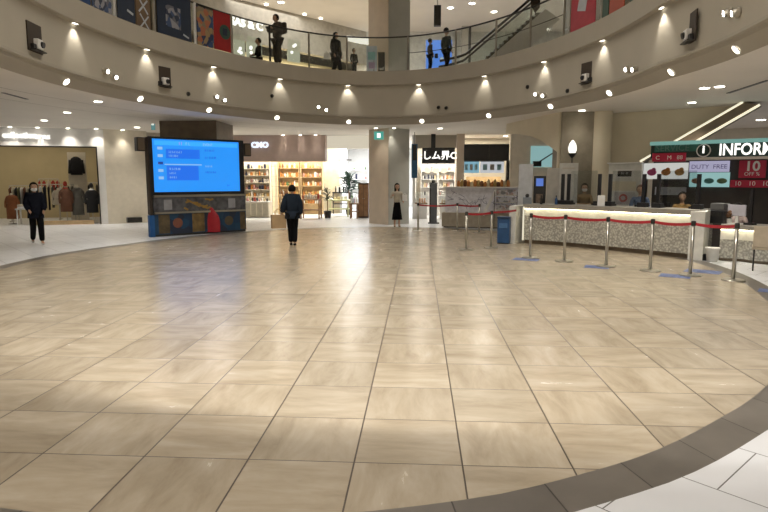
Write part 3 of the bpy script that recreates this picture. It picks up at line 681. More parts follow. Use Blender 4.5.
# ================================================================== UPPER FLOOR
def tdeg(px, off=.12, py=50): return on_ring(px, py, off)[0]
RT = 6.02
postpx = [75, 117, 155, 196, 232, 270, 309, 347, 408, 456, 496, 530, 563, 600, 640]
ts = [tdeg(x) for x in postpx]; step = abs(ts[1] - ts[0]); ts = [ts[0] + .16] + ts + [ts[-1] - .14]
rail = empty('glass_railing', R(math.pi / 2, .12, ZF), 0, 'curved clear glass railing with posts and a thin top rail along the upper floor edge', 'railing')
def curve_tube(t0, t1, off, z, r, n=None):
    n = n or max(2, int(abs(t1 - t0) / .03)); return [R(t0 + (t1 - t0) * i / n, off, z) for i in range(n + 1)]
adopt(MB().tube(curve_tube(ts[0], ts[-1], .12, RT, .022), .024, 8).build('top_rail', M['dark']), rail)
adopt(MB().tube(curve_tube(ts[9], ts[-4], .12, RT - .5, .012), .010, 6).build('middle_rail', M['dark']), rail)
for i, t in enumerate(ts):
    a = R(t, .12, ZF); wdt = .045 if 1 <= i <= 5 else .03
    mb = MB(); mb.cyl(a, R(t, .12, RT), wdt, n=10); adopt(mb.build('post', M['white'] if i in (2, 4) else M['steel'] if i != 6 else M['dark']), rail)
for a, b in zip(ts, ts[1:]):
    n = max(2, int(abs(b - a) / .04)); mb = MB(); pts = [a + (b - a) * (i / n * .96 + .02) for i in range(n + 1)]
    for p0, p1 in zip(pts, pts[1:]): mb.prism([R(p0, .115, ZF + .05), R(p1, .115, ZF + .05), R(p1, .125, ZF + .05), R(p0, .125, ZF + .05)], (0, 0, .98))
    adopt(mb.build('glass_pane', M['glass']), rail)
# banners hanging along the railing
def banner(px0, px1, pyt, m, label, deco=(), off=.02, z0=ZF + .02, top=None):
    t0, t1 = tdeg(px0, off), tdeg(px1, off); a, b = R(t0, off, 0), R(t1, off, 0); c = (a + b) / 2; d = b - a; rz = math.atan2(d.y, d.x)
    dist = c.length; zt = top if top else on_ring((px0 + px1) / 2, pyt, off)[1].z
    e = empty('banner', (c.x, c.y, z0), rz, label, 'banner', 'banners along the upper railing'); h = zt - z0
    mb = MB(); mb.box((0, 0, h / 2), (d.length, .02, h)); mb.build('sheet', m, e)
    MB().cyl((-d.length / 2, 0, h), (d.length / 2, 0, h), .015, n=8).build('top_bar', M['dark'], e)
    for kind, x, z, sx_, sz_, mm in deco:
        mb = MB(); X_ = x * d.length; Z_ = z * h
        if kind == 'o': mb.cyl((X_, -.011, Z_), (X_, -.016, Z_), sx_, n=24)
        elif kind == 'x':
            for s in (1, -1): mb.box((X_, -.014, Z_), (sx_, .006, sz_), 0, 0, s * .8)
        else: mb.box((X_, -.014, Z_), (sx_, .006, sz_), 0, 0, .25 if kind == 's' else 0)
        mb.build('print', mm, e)
    return e
bl = mat('banner_blue', (.012, .05, .16), .5); br = mat('banner_brown', (.13, .08, .04), .5); dn = mat('banner_navy', (.012, .022, .045), .5); rd = mat('banner_red', (.30, .012, .012), .5); pale = mat('print_pale', (.42, .45, .48), .6); grn = mat('print_green', (.03, .07, .05), .5); orn = mat('banner_orange', (.34, .06, .03), .5); pnk = mat('banner_crimson', (.36, .03, .05), .5)
prt = multi('busy_print', [(.04, .07, .15), (.25, .25, .27), (.02, .03, .06), (.12, .12, .14)], 9)
banner(40, 74, -30, bl, 'dark blue banner at the far upper left of the railing', (('b', 0, .5, .3, .2, pale),), top=6.0)
banner(78, 93, -14, bl, 'plain deep blue banner left of the banner with a pale figure', (), top=6.0)
banner(95, 114, -8, prt, 'blue banner with a pale figure print left of a white post', (('s', 0, .45, .22, .06, pale), ('s', .1, .25, .16, .05, pale)), top=6.0)
banner(120, 137, -4, dn, 'dark navy banner right of the first white post', (('s', .2, .2, .2, .05, pale),), top=6.0)
banner(138, 152, 0, br, 'brown banner with white crossing strokes', (('x', 0, .45, .42, .04, pale), ('x', .05, .12, .4, .035, pale)), top=6.0)
banner(159, 192, 6, dn, 'navy banner with a grey pattern print', (('b', -.05, .45, .5, .5, prt), ('s', .32, .1, .2, .04, pale)), top=6.0)
banner(198, 214, 17, multi('figure_print', [(.03, .06, .15), (.28, .2, .1), (.35, .12, .06), (.02, .03, .08), (.2, .16, .1)], 7), 'blue banner with a brown figure print beside the red one', (), top=5.95)
banner(214.5, 231, 21, rd, 'red banner with a dark round emblem', (('o', .15, .5, .19, .2, grn), ('b', .15, .5, .16, .18, dn)), top=5.98)
banner(570, 594, 10, pnk, 'crimson banner with a pale tilted square at the upper right', (('s', -.02, .5, .34, .3, pale),), top=6.0)
banner(601, 607, 0, grn, 'narrow grey-green banner at the upper right', (('s', 0, .6, .12, .2, pale),), top=6.0)
banner(608, 622, 0, orn, 'orange-red banner at the upper right', (('b', 0, .7, .15, .2, pale),), top=6.0)
banner(628, 650, 0, grn, 'greenish banner at the far upper right', (('b', 0, .5, .3, .25, pale),), top=6.0)
# upper hall: shop fronts
def dp(px, dist): r = ray(px, 100); f = math.hypot(r.x, r.y); 
def at_depth(px, dep):
    r = ray(px, 180); fy = r.x * -math.sin(YAW) + r.y * math.cos(YAW); return (r.x * dep / fy, r.y * dep / fy)
UL = PL(at_depth(170, 20.6), at_depth(369, 27.6))
wallpoly(UL, [(-9, 6.75), (UL.L + .5, 6.75), (UL.L + .5, ZU), (-9, ZU)], mat('upper_fascia_white', (.42, .39, .33), .6), 'wall_upper_left', .3)
for i, (x, w_) in enumerate(((210, 'first'), (238, 'second'), (262, 'third'), (300, 'fourth'), (316, 'fifth'))):
    u = UL.uv(x, 20)[0]; p = UL.w(u, 8.17, .3); e = downlight(p, .07, f'ceiling spotlight over the upper shop sign, {w_} from the left', 'spotlights over the upper shop sign', 5, ang=75)
t_ = text_mesh('shop_sign', 'MUSAS & C', .42, M['lettering'], UL.w((UL.uv(219, 20)[0] + UL.uv(258, 20)[0]) / 2, UL.uv(238, 26)[1], .04), UL.rz, bold=.012, depth=.03, sx=.98)
tag(t_, 'large white lit letters over the upper left shop', 'shop sign')
yell = emis('warm_shop_glow', (.85, .72, .48), .35)
wallpoly(UL, [(-9, ZF), (UL.L + .5, ZF), (UL.L + .5, 6.75), (-9, 6.75)], mat('upper_shop_interior', (.62, .55, .36), .6, var=.15, scale=1), 'wall_upper_shop', .1, -1.6)
area('upper_shop_light', UL.w(UL.L * .55, 6.7, -.8), 6, 200, (1, .86, .6), rot=(0, 0, UL.rz), sizey=1)
for i, (x0, x1, m_) in enumerate(((234, 245, 'a'), (247, 262, 'b'), (288, 300, 'c'))):
    e, w_, h_ = panelthing('shop_window', UL, (x0, 34 + i * 3, x1, 62), [emis('window_glow', (.75, .75, .5), .6)] [0], 0, .06, f'pale glowing shop window on the upper floor, {ords[i]} from the left', 'window display', 'upper shop windows')
    for q in range(3): MB().sph((random.uniform(-.3, .3) * w_, -.03, random.uniform(.3, .8) * h_), .06).build('display_lamp', M['lettering'], e)
UB = PL(at_depth(366, 27.5), at_depth(700, 27.5))
wallpoly(UB, [(-.5, ZF), (UB.L, ZF), (UB.L, ZU), (-.5, ZU)], mat('upper_back_wall', (.66, .65, .60)), 'wall_upper_back', .2)
struct(MB().box((*PY(340, 44, 26.5)[:2], 7.72), (7, .3, .22), .5).build('trim_6', emis('lit_cornice', (1, .95, .82), 1.4)))
# blue display, hanging speaker, columns, sign stand, escalator on the upper floor
UD = PL(at_depth(420, 24.5), at_depth(460, 24.5))
e, w_, h_ = panelthing('video_wall', UD, (426, 40, 452, 70), emis('blue_screen', (.05, .22, .75), 1.3), 0, .1, 'bright blue lit display on the upper floor right of the pillar', 'display')
for q in range(4): MB().box(((-.3 + q * .2) * w_, -.01, h_ * (.35 + .12 * (q % 2))), (.12 * w_, .02, .18)).build('picture', [mat('pl', (.3, .4, .5)), blk][q % 2], e)
e, w_, h_ = panelthing('hanging_speaker', PL((-3, 20), (6, 20)), (434, 5, 441, 25.5), M['black'], 0, .18, 'tall black box hanging from the upper ceiling right of the pillar', 'speaker')
MB().cyl((0, .09, h_), (0, .09, ZU - PL((-3, 20), (6, 20)).uv(437, 25.5)[1]), .02).build('hanger', M['steel'], e); MB().box((0, -.005, h_ / 2), (w_ * .7, .01, h_ * .9)).build('grille', M['dark'], e)
for x0, x1 in ((459, 465), (466, 468)):
    pq = UB.rect(x0, 12, x1, 60); struct(UB.box(MB(), pq[0], pq[1], ZF, UB.uv(x0, 12)[1], 1.0, .2).build('pillar', M['greyb'] if x0 < 466 else M['dark']))
e, w_, h_ = panelthing('sign_stand', PL((-3, 19.3), (3, 19.3)), (366.5, 46, 377, 72), mat('poster_blue_white', (.50, .57, .68), .5), 0, .03, 'pale blue and lilac poster stand against the upper pillar', 'sign')
MB().box((.0, -.006, h_ * .62), (w_ * .7, .006, h_ * .3)).build('print', mat('tealprint', (.25, .5, .55)), e); MB().box((0, -.006, h_ * .25), (w_ * .6, .006, h_ * .25)).build('print', mat('lilacprint', (.4, .3, .5)), e)
MB().box((w_ * .2, .15, h_ * .4), (.02, .3, h_ * .8)).build('support', M['dark'], e)
e, w_, h_ = panelthing('trash_bin', PL((-3, 20.1), (3, 20.1)), (378, 53, 384.5, 76.8), M['black'], 0, .3, 'black bin standing against the upper pillar', 'bin')
MB().box((0, .15, h_ + .01), (w_ * 1.05, .32, .03)).build('lid', M['dark'], e)
# escalator rising to the right
ES = PL((3.2, 21.0), (9, 21.0))
e = empty('escalator', ES.w(0, ZF), 0, 'escalator with glass sides and black handrail rising to the right on the upper floor', 'escalator')
a = PY(466, 57, 21.0); b = PY(530, 0, 21.0); b = a + (b - a) * 1.25
for dy in (0, 1.1):
    adopt(MB().tube([a + Vector((-.9, dy, -.12)), a + Vector((-.3, dy, 0)), a + Vector((0, dy, .1)), b + Vector((0, dy, 0))], .045, 8).build('handrail', M['black']), e)
    q = [a + Vector((-.5, dy, -.75)), a + Vector((0, dy, -.7)), b + Vector((0, dy, -.75)), b + Vector((0, dy, -.08)), a + Vector((0, dy, 0)), a + Vector((-.5, dy, -.08))]
    adopt(MB().prism(q, (0, .02, 0)).build('glass_side', M['glass']), e)
    q = [a + Vector((-.9, dy, -1.15)), a + Vector((.3, dy, -1.15)), b + Vector((.5, dy, -1.1)), b + Vector((0, dy, -.75)), a + Vector((0, dy, -.72)), a + Vector((-.9, dy, -.75))]
    adopt(MB().prism(q, (0, .05, 0)).build('side_panel', M['white']), e)
st = MB()
n = 18
for i in range(n):
    p_ = a.lerp(b, i / n); st.box((p_.x, p_.y + .55, p_.z - .85), (.38, 1.0, .24))
adopt(st.build('steps', M['dark']), e)
e = empty('hanging_banner', PY(535, 3, 19.5), .3, 'small dark brown banner hanging at the top right over the escalator', 'banner')
MB().prism([(-.17, 0, .35), (.2, 0, .35), (.17, 0, -.12), (.02, 0, -.30), (-.13, 0, -.1)], (0, .02, 0)).build('cloth', brownc, e); MB().cyl((-.19, .01, .35), (.22, .01, .35), .015).build('rod', M['dark'], e)
# upper ceiling lights
ZUc = ZU
for x, y, w_ in ((281, 2, 'at the top left'), (401, 0.5, 'just right of the upper pillar'), (450.5, 7.5, 'right of the hanging black box'), (494, 11.5, 'near the escalator'), (472, 3, 'between the box and the escalator'), (166, 8, 'above the navy banner')):
    r = ray(x, y); t = (ZU - H) / r.z; downlight((r.x * t, r.y * t, ZU), .12, 'round downlight in the upper ceiling ' + w_, 'downlights in the upper ceiling', 25)
# brown upper walls on both sides
UW = PL(at_depth(30, 15.5), at_depth(192, 21.5))
wallpoly(UW, [(-4, ZF), (UW.L, ZF), (UW.L, ZU), (-4, ZU)], mat('upper_brown_wall', (.34, .26, .15), .6, var=.15, scale=1), 'wall_upper_brown', .2)
UR = PL(at_depth(562, 20.0), at_depth(700, 14.5))
pillar_box('pillar', (*at_depth(567, 17.2),), (.32, .5), 0, ZF, ZU, M['brown'])
wallpoly(UR, [(.8, ZF), (UR.L + 3, ZF), (UR.L + 3, ZU), (.8, ZU)], mat('upper_tan_wall', (.36, .31, .22), .6), 'wall_upper_tan', .2, -.6)

# ================================================================== KIOSK WITH THE BLUE SCREEN
KP = PL((-7.26, 15.68), (-5.35, 17.53)); L_ = KP.L
kz = lambda px, py: KP.uv(px, py)[1]; ku = lambda px, py=180: KP.uv(px, py)[0]
kk_ = empty('display_kiosk', (KP.w(L_ / 2, 0).x, KP.w(L_ / 2, 0).y, 0), KP.rz, 'tall dark kiosk with a huge bright blue screen over patterned lower panels', 'display kiosk')
def kb(name, u0, u1, z0, z1, m, out=0.0, th=.05, bev=0): return adopt(KP.box(MB(), u0, u1, z0, z1, out, th, bev).build(name, m), kk_)
ztop = (kz(151, 137) + kz(241, 141)) / 2; zs0 = (kz(153, 191) + kz(240, 192)) / 2; zs1 = (kz(153, 138.5) + kz(240, 142.5)) / 2
u0, u1 = ku(150), ku(244.5)
kb('back_box', u0, u1, .06, ztop, mat('kiosk_body', (.03, .024, .018), .4), -.05, .18)
kb('screen_bezel', u0, u1, zs0 - .10, ztop + .02, M['black'], .0, .07, .01)
su0, su1 = ku(154), ku(239.5)
kb('screen', su0, su1, zs0, zs1, emis('screen_azure', (.008, .26, .85), 1.65), .008, .01)
W_ = su1 - su0; H_ = zs1 - zs0
lit = emis('screen_white_text', (.35, .62, 1), 1.2); deep = emis('screen_deep_blue', (.003, .15, .80), 1.5); cyanm = emis('screen_light_cyan', (.03, .36, 1), 1.7); pinkt = emis('screen_pink_text', (.75, .3, .5), 1.0); navt = emis('screen_navy_text', (.01, .09, .5), .8)
kb('screen_block', su0 + .14 * W_, su0 + .52 * W_, zs0 + .64 * H_, zs0 + .82 * H_, deep, .012, .004); kb('screen_block', su0 + .14 * W_, su0 + .50 * W_, zs0 + .22 * H_, zs0 + .50 * H_, deep, .012, .004)
kb('screen_header', su0 + .02 * W_, su1 - .02 * W_, zs0 + .885 * H_, zs0 + .97 * H_, cyanm, .012, .004)
kb('screen_rule', su0 + .12 * W_, su0 + .54 * W_, zs0 + .515 * H_, zs0 + .535 * H_, lit, .013, .004)
for q in range(5):
    kb('screen_icon', su0 + .05 * W_, su0 + .105 * W_, zs0 + (.80 - q * .14) * H_, zs0 + (.855 - q * .14) * H_, [lit, lit, navt, lit, lit][q], .013, .004)
def line_text(u, z, s, m, body, name='screen_text'): return text_mesh(name, body, s, m, KP.w(u, z, .015), KP.rz, kk_, .002, 'LEFT')
for u, z, s, m, b in ((.28, .90, .12, pinkt, '11'), (.36, .90, .11, lit, 'F L'), (.56, .90, .10, lit, 'EVENT'), (.17, .74, .09, lit, 'I-I I-I I I-I I'), (.17, .67, .08, lit, 'I II-I III-I'), (.17, .42, .09, lit, 'II I-I II-III'), (.17, .34, .08, lit, 'I-II I-I'), (.17, .26, .08, lit, 'II-I II I'), (.58, .79, .09, navt, 'II-I III-I I'), (.58, .65, .09, navt, 'I-I  II-II III'), (.58, .48, .08, lit, 'II-II I-II'), (.58, .36, .09, navt, 'I-II I-I II-I'), (.84, .10, .08, navt, 'I-I')):
    line_text(su0 + u * W_, zs0 + z * H_, s, m, b)
zA, zB, zC_, zD = (kz(155, 195) + kz(240, 196)) / 2, (kz(155, 212) + kz(240, 211)) / 2, 0, 0
kb('silver_ledge', u0 + .06, u1, zA - .03, zA + .03, M['steel'], .05, .1)
kb('picture_band', u0 + .06, u1, zB, zA - .03, mat('kiosk_grey_print', (.10, .105, .12), .4, var=.5, scale=7), .02, .06)
for q in range(14): 
    uu = u0 + (u1 - u0) * (.34 + .28 * ((q * .37) % 1)); zz = zB + (zA - zB) * (.2 + .6 * ((q * .61) % 1))
    adopt(MB().box(KP.w(uu, zz, .03), (.13, .02, .05), KP.rz, 0, .5 - (q % 3) * .4).build('gold_figure', mat('gold_print', (.38, .23, .06), .4) if q == 0 else bpy.data.materials['gold_print']), kk_)
for uf in (.12, .80): kb('white_print', u0 + (u1 - u0) * uf, u0 + (u1 - u0) * (uf + .08), zB + .08, zA - .1, mat('wp%d' % int(uf * 10), (.35, .36, .4)), .024, .06)
kb('silver_ledge', u0 + .06, u1, zB - .03, zB + .02, M['steel'], .06, .1)
kb('lower_print', u0 + .06, u1, .06, zB - .03, multi('kiosk_blue_print', [(.008, .04, .10), (.012, .06, .13), (.02, .03, .06), (.01, .05, .11)], 4, .4), .02, .06)
kb('tan_print', u0 + (u1 - u0) * .06, u0 + (u1 - u0) * .17, .08, zB - .05, mat('tan_print', (.11, .08, .04), .5, var=.4), .024, .06)
kb('tan_print', u0 + (u1 - u0) * .40, u0 + (u1 - u0) * .53, .08, zB - .05, mat('tan_print2', (.20, .13, .045), .5, var=.4), .024, .06)
kb('tan_print', u0 + (u1 - u0) * .93, u0 + (u1 - u0) * .99, .08, zB - .05, bpy.data.materials['tan_print'], .024, .06)
mb = MB(); cR = KP.w(u0 + (u1 - u0) * .605, .05, .03); mb.lathe([(.25, 0), (.25, .32), (.21, .48), (.12, .60), (.06, .68), (.03, .72)], cR, 24, 1, .35); o = mb.build('red_dome_figure', mat('dome_red', (.42, .012, .025), .45)); adopt(o, kk_)
for uf in (.25, .80):
    mb = MB(); c_ = KP.w(u0 + (u1 - u0) * uf, .36, .03); c2 = KP.w(u0 + (u1 - u0) * uf, .36, .024); mb.cyl(c2, c_, .14, n=20); adopt(mb.build('round_print', mat('disc%d' % int(uf * 100), (.22, .08, .05) if uf < .5 else (.10, .08, .05), .5)), kk_)
kb('side_banner', u0 - .07, u0 + .06, .0, kz(150, 215.5), mat('kiosk_side_blue', (.012, .09, .28), .5), .03, .16)
kb('side_panel', u0 - .03, u0 + .04, kz(150, 215), ztop, M['niche'], -.01, .2)
kb('base', u0 + .05, u1, 0, .06, M['dark'], -.02, .2)
for uu, pp, w_ in ((u0 - .17, (142, 137, 0, 151), 'left'), (u1 + .16, (243, 143, 0, 156), 'right')):
    zt_ = KP.uv(pp[0], pp[1])[1]; zb_ = KP.uv(pp[0], pp[3])[1]; e = empty('loudspeaker', KP.w(uu, zb_, -.05), KP.rz, f'small dark loudspeaker fixed on the {w_} side of the screen kiosk', 'speaker', 'speakers on the screen kiosk')
    MB().box((0, .1, (zt_ - zb_) / 2), (.22, .22, zt_ - zb_), bevel=.01).build('cabinet', M['dark'], e); MB().box((0, -.012, (zt_ - zb_) / 2), (.17, .01, (zt_ - zb_) * .85)).build('grille', M['brown'], e)
# ================================================================== INFORMATION COUNTER
def terrazzo():
    m, N, L, b = nt('pebbled_counter_front'); tc = N.new('ShaderNodeTexCoord'); v = N.new('ShaderNodeTexVoronoi'); v.inputs['Scale'].default_value = 22; L.new(tc.outputs['Object'], v.inputs['Vector'])
    r = N.new('ShaderNodeValToRGB'); r.color_ramp.elements[0].color = (.55, .54, .47, 1); r.color_ramp.elements[1].color = (.30, .29, .26, 1); r.color_ramp.elements[0].position = .25; r.color_ramp.elements[1].position = .65
    L.new(v.outputs['Distance'], r.inputs[0]); L.new(r.outputs[0], b.inputs['Base Color']); b.inputs['Roughness'].default_value = .6
    bp = N.new('ShaderNodeBump'); bp.inputs['Strength'].default_value = .5; L.new(v.outputs['Distance'], bp.inputs['Height']); L.new(bp.outputs[0], b.inputs['Normal']); return m
TZ = terrazzo(); CT = mat('counter_top_stone', (.33, .31, .27), .3, var=.08); CW = mat('counter_white_panel', (.70, .70, .66), .5)
def smooth(pts, n=6):
    pts = [Vector(p) for p in pts]; P = [pts[0] * 2 - pts[1]] + pts + [pts[-1] * 2 - pts[-2]]; o = []
    for i in range(1, len(P) - 2):
        for j in range(n):
            t = j / n; a, b, c, d = P[i - 1:i + 3]; o.append(.5 * ((2 * b) + (c - a) * t + (2 * a - 5 * b + 4 * c - d) * t * t + (3 * b - a - 3 * c + d) * t ** 3))
    o.append(pts[-1]); return o
def strip(path, o0, o1, z0, z1):             # solid following a path between two sideways offsets (positive = away from viewer)
    A = []; B = []
    for i, p in enumerate(path):
        d = (path[min(i + 1, len(path) - 1)] - path[max(i - 1, 0)]).normalized(); n = Vector((-d.y, d.x)); A.append(p + n * o0); B.append(p + n * o1)
    mb = MB(); out = A + B[::-1]; lo = [mb.bm.verts.new((q.x, q.y, z0)) for q in out]; hi = [mb.bm.verts.new((q.x, q.y, z1)) for q in out]; m = len(A); k = len(out)
    for i in range(m - 1):
        j = k - 1 - i; mb.bm.faces.new((lo[i], lo[i + 1], lo[j - 1], lo[j])); mb.bm.faces.new((hi[i], hi[i + 1], hi[j - 1], hi[j]))
    for i in range(k): mb.bm.faces.new((lo[i], lo[(i + 1) % k], hi[(i + 1) % k], hi[i]))
    return mb
bp_ = [G(523, 243.5).xy, G(560, 246).xy, G(606, 250.5).xy, G(650, 255).xy, G(693, 259.5).xy]
path = smooth(bp_); ZT = .975
cn = empty('information_counter', (path[0].x, path[0].y, 0), 0, 'long curved counter with a pebbled grey front and a lit strip under its top', 'counter')
def ca(mb, nm, m): return adopt(mb.build(nm, m), cn)
ca(strip(path, .0, .75, .10, ZT - .28), 'front_panel', TZ); ca(strip(path, .10, .7, 0, .10), 'plinth', M['brown'])
ca(strip(path, .05, .75, ZT - .28, ZT - .10), 'recess', CW); ca(strip(path, -.06, .78, ZT - .10, ZT), 'worktop', CT)
ca(strip(path, -.02, .01, ZT - .115, ZT - .101), 'light_strip', emis('strip_glow', (1, .86, .56), 13))
a = path[0]; mb = MB(); mb.box((a.x - .09, a.y + .33, (ZT - .05) / 2), (.17, .80, ZT - .05), -.5); ca(mb, 'end_panel', CW)
mb = MB(); mb.box((a.x - .02, a.y - .06, .5), (.035, .02, .82), -.5); ca(mb, 'end_light', emis('end_glow', (1, .93, .7), 1.2))
b = path[-1]; mb = MB(); mb.box((b.x + .13, b.y + .10, (ZT - .02) / 2), (.26, .5, ZT - .02), -.62); ca(mb, 'end_pier', CW)
bp2 = [(b + Vector((.42, -.14))), G(740, 262).xy, G(768, 265).xy + Vector((0, 0)), G(768, 265).xy + Vector((1.3, -.55))]
path2 = smooth(bp2); Z2 = .70
c2 = empty('low_counter', (bp2[1].x, bp2[1].y, 0), 0, 'lower desk counter with a lit pebbled front at the right edge', 'counter')
for mb, nm, m in ((strip(path2, 0, .7, .06, Z2 - .28), 'front_panel', TZ), (strip(path2, .04, .7, Z2 - .28, Z2 - .08), 'recess', CW), (strip(path2, .06, .65, 0, .06), 'plinth', M['brown']), (strip(path2, -.05, .75, Z2 - .08, Z2), 'worktop', CT), (strip(path2, -.02, .01, Z2 - .095, Z2 - .081), 'light_strip', bpy.data.materials['strip_glow'])):
    adopt(mb.build(nm, m), c2)
# ---------------- barrier posts with belts
def stanchion(p, label, group, h=.90):
    e = empty('barrier_post', (p.x, p.y, 0), 0, label, 'barrier post', group)
    MB().lathe([(.17, 0), (.17, .012), (.15, .022), (.03, .035)], n=28).build('base', M['steel'], e); MB().cyl((0, 0, .03), (0, 0, h - .05), .027, n=16).build('pole', M['steel'], e, True)
    MB().lathe([(.034, h - .08), (.036, h - .07), (.036, h - .01), (.028, h), (.005, h + .004)], n=18).build('belt_head', M['dark'], e); return e
def belt(p, q, z, label, sag=.02, zq=None, group=None):
    d = (q - p); L = d.length; n = 10; rz = math.atan2(d.y, d.x); mb = MB(); zq = z if zq is None else zq
    pts = [Vector((.035 + (L - .07) * i / n, 0, (zq - z) * i / n - sag * 4 * (i / n) * (1 - i / n))) for i in range(n + 1)]
    for a, b in zip(pts, pts[1:]): mb.prism([(a.x, -.003, a.z - .024), (b.x, -.003, b.z - .024), (b.x, -.003, b.z + .024), (a.x, -.003, a.z + .024)], (0, .006, 0))
    o = mb.build('barrier_belt', M['red'], None, False, (p.x, p.y, z), rz); return tag(o, label, 'barrier belt', group)
SX = [(530, 258), (564, 261.5), (606, 266.5), (650, 271), (690, 275.5), (733, 280.5)]
W6 = ['first from the left, left of the blue bin front', 'second from the left', 'third from the left', 'fourth from the left', 'fifth from the left, beside the white pier', 'nearest one at the right']
W6[0] = 'first from the left'
ps = [G(*q) for q in SX]
for q, w_ in zip(ps, W6): stanchion(q, 'steel barrier post in front of the counter, ' + w_, 'barrier posts before the counter')
for i in range(5): belt(ps[i], ps[i + 1], .85, f'red belt stretched before the counter, {ords[i]} span from the left', .025, None, 'red belts before the counter')
qs = [G(466, 250), G(491, 248), G(457, 231), G(479, 233)]
for q, w_ in zip(qs, ('front left one', 'front right one', 'back left one', 'back right one')): stanchion(q, f'thin steel barrier post before the cafe counter, {w_}', 'barrier posts before the cafe', .86)
belt(qs[0], qs[1], .81, 'red belt between the two front posts before the cafe'); qe = G(516, 243.5); belt(qs[1], qe, .82, 'red belt running from the front posts to the end of the long counter', .01)
belt(qs[2], qs[3], .80, 'dark red belt between the two back posts before the cafe')
ql = G(398 + 20, 231); stanchion(ql, 'thin steel barrier post at the right side of the square pillar', None, .86); belt(ql, qs[2], .80, 'brown red belt running left from the back post towards the pillar', .03)
# floor stickers
stm = mat('sticker_blue', (.10, .14, .30), .5, var=.5, scale=12)
def sticker(px, py, w_, d_, rz, label):
    p = G(px, py); o = MB().box((0, 0, .0015), (w_, d_, .003)).build('floor_sticker', stm, None, False, (p.x, p.y, 0), rz); tag(o, label, 'floor sticker', 'blue floor stickers')
    return o
sticker(526, 259.5, .5, .32, -.4, 'blue sticker on the floor under the first barrier post'); sticker(597, 267, .42, .34, -.4, 'blue sticker on the floor under the third barrier post')
sticker(675, 276, .46, .36, -.5, 'blue sticker on the floor left of the fifth barrier post'); sticker(703, 271.5, .55, .4, -.6, 'pale blue sticker on the floor behind the fifth barrier post'); sticker(771, 291, .3, .3, -.6, 'blue sticker on the floor at the right edge')
# bins
p = G(505, 244); e = empty('recycling_bin', (p.x, p.y + .16, 0), -.35, 'tall dark blue bin at the left end of the counter', 'bin')
MB().box((0, 0, .32), (.30, .30, .60), bevel=.02).build('bin_body', M['blue'], e); MB().box((0, 0, .645), (.32, .32, .05), bevel=.01).build('lid', mat('bin_lid', (.015, .04, .1), .4), e); MB().box((0, 0, .01), (.28, .28, .03)).build('base', M['black'], e); MB().box((.0, -.153, .45), (.2, .01, .12)).build('label_plate', mat('bin_label', (.06, .16, .35)), e)
p = G(713, 262); e = empty('waste_bin', (p.x, p.y + .05, 0), 0, 'small white waste bin standing on the floor by the white pier', 'bin')
MB().lathe([(.09, 0), (.12, .26), (.125, .27), (.11, .27), (.085, .02)], n=24).build('bin_body', CW, e, True); MB().lathe([(.128, .255), (.132, .262), (.128, .275), (.118, .275)], n=24).build('rim', M['white'], e)
p = G(704, 260.5); e = empty('power_adapter', (p.x, p.y + .02, 0), 0, 'small black box on the floor left of the white waste bin', 'box'); MB().box((0, 0, .06), (.10, .1, .12), bevel=.01).build('case', M['black'], e); MB().box((0, 0, .125), (.06, .06, .01)).build('cap', M['dark'], e)
# chair at the right edge
p = G(765, 272); e = empty('visitor_chair', (p.x, p.y, 0), -.5, 'beige chair with thin dark legs at the right edge of the picture', 'chair')
MB().box((0, 0, .60), (.42, .05, .36), bevel=.02).build('backrest', mat('chair_beige', (.45, .38, .28), .7), e); MB().box((0, .22, .40), (.44, .42, .06), bevel=.02).build('seat', bpy.data.materials['chair_beige'], e)
for sx in (-.18, .18):
    for sy in (.03, .40): MB().cyl((sx, sy, 0), (sx, sy, .38), .012, n=8).build('leg', M['dark'], e)
# ---------------- panels standing behind the counter
def off(pl, d): a = pl.w(0, 0, d); b = pl.w(pl.L, 0, d); return PL((a.x, a.y), (b.x, b.y))
# path from the counter's left part to the sign wall
B1 = PL((2.75, 15.6), (4.3, 15.1)); B2 = PL((4.3, 15.1), (5.6, 14.35))
e, w_, h_ = panelthing('partition', B1, (518.5, 164, 532.5, 206), mat('grey_white_board', (.55, .57, .60), .6), 0, .05, 'plain grey-white partition board at the left end of the counter', 'partition'); zb = B1.uv(525, 206)[1]; MB().box((0, .03, -zb / 2), (w_, .04, zb)).build('lower_board', CW, e)
def stand(px0, px1, py0, py1, pl, m, label, name, cat, th=.06, foot=True, group=None, frame=None):
    u0, u1, z0, z1 = pl.rect(px0, py0, px1, py1); p = pl.w((u0 + u1) / 2, 0, 0); e = empty(name, p, pl.rz, label, cat, group)
    MB().box((0, th / 2, (z0 + z1) / 2), (u1 - u0, th, z1 - z0), bevel=.006).build('board', m, e)
    if frame:
        for z_ in (z0, z1): MB().box((0, th / 2, z_), (u1 - u0 + .02, th + .02, .03)).build('frame_rail', frame, e)
        for sx in (-1, 1): MB().box((sx * (u1 - u0) / 2, th / 2, (z0 + z1) / 2), (.03, th + .02, z1 - z0)).build('frame_stile', frame, e)
    if foot:
        MB().box((0, th / 2, z0 / 2), ((u1 - u0) * .92, th * .8, z0)).build('lower_panel', M['greyb'], e)
    return e, u1 - u0, z0, z1
e, w_, z0, z1 = stand(533.5, 545.5, 176, 206, B1, M['black'], 'dark monitor cabinet with a small blue screen behind the counter', 'monitor_cabinet', 'cabinet')
MB().box((0, -.008, z1 - .16), (w_ * .6, .012, .20)).build('screen', emis('monitor_blue', (.12, .25, .8), 1.0), e); MB().box((0, -.008, z0 + .2), (w_ * .55, .012, .22)).build('poster', mat('cab_poster', (.2, .14, .1), .5, var=.5, scale=12), e)
e, w_, z0, z1 = stand(546.5, 560, 168, 206, B1, mat('pale_grey_board', (.42, .40, .36), .6), 'plain beige-grey partition right of the monitor cabinet', 'partition', 'partition')
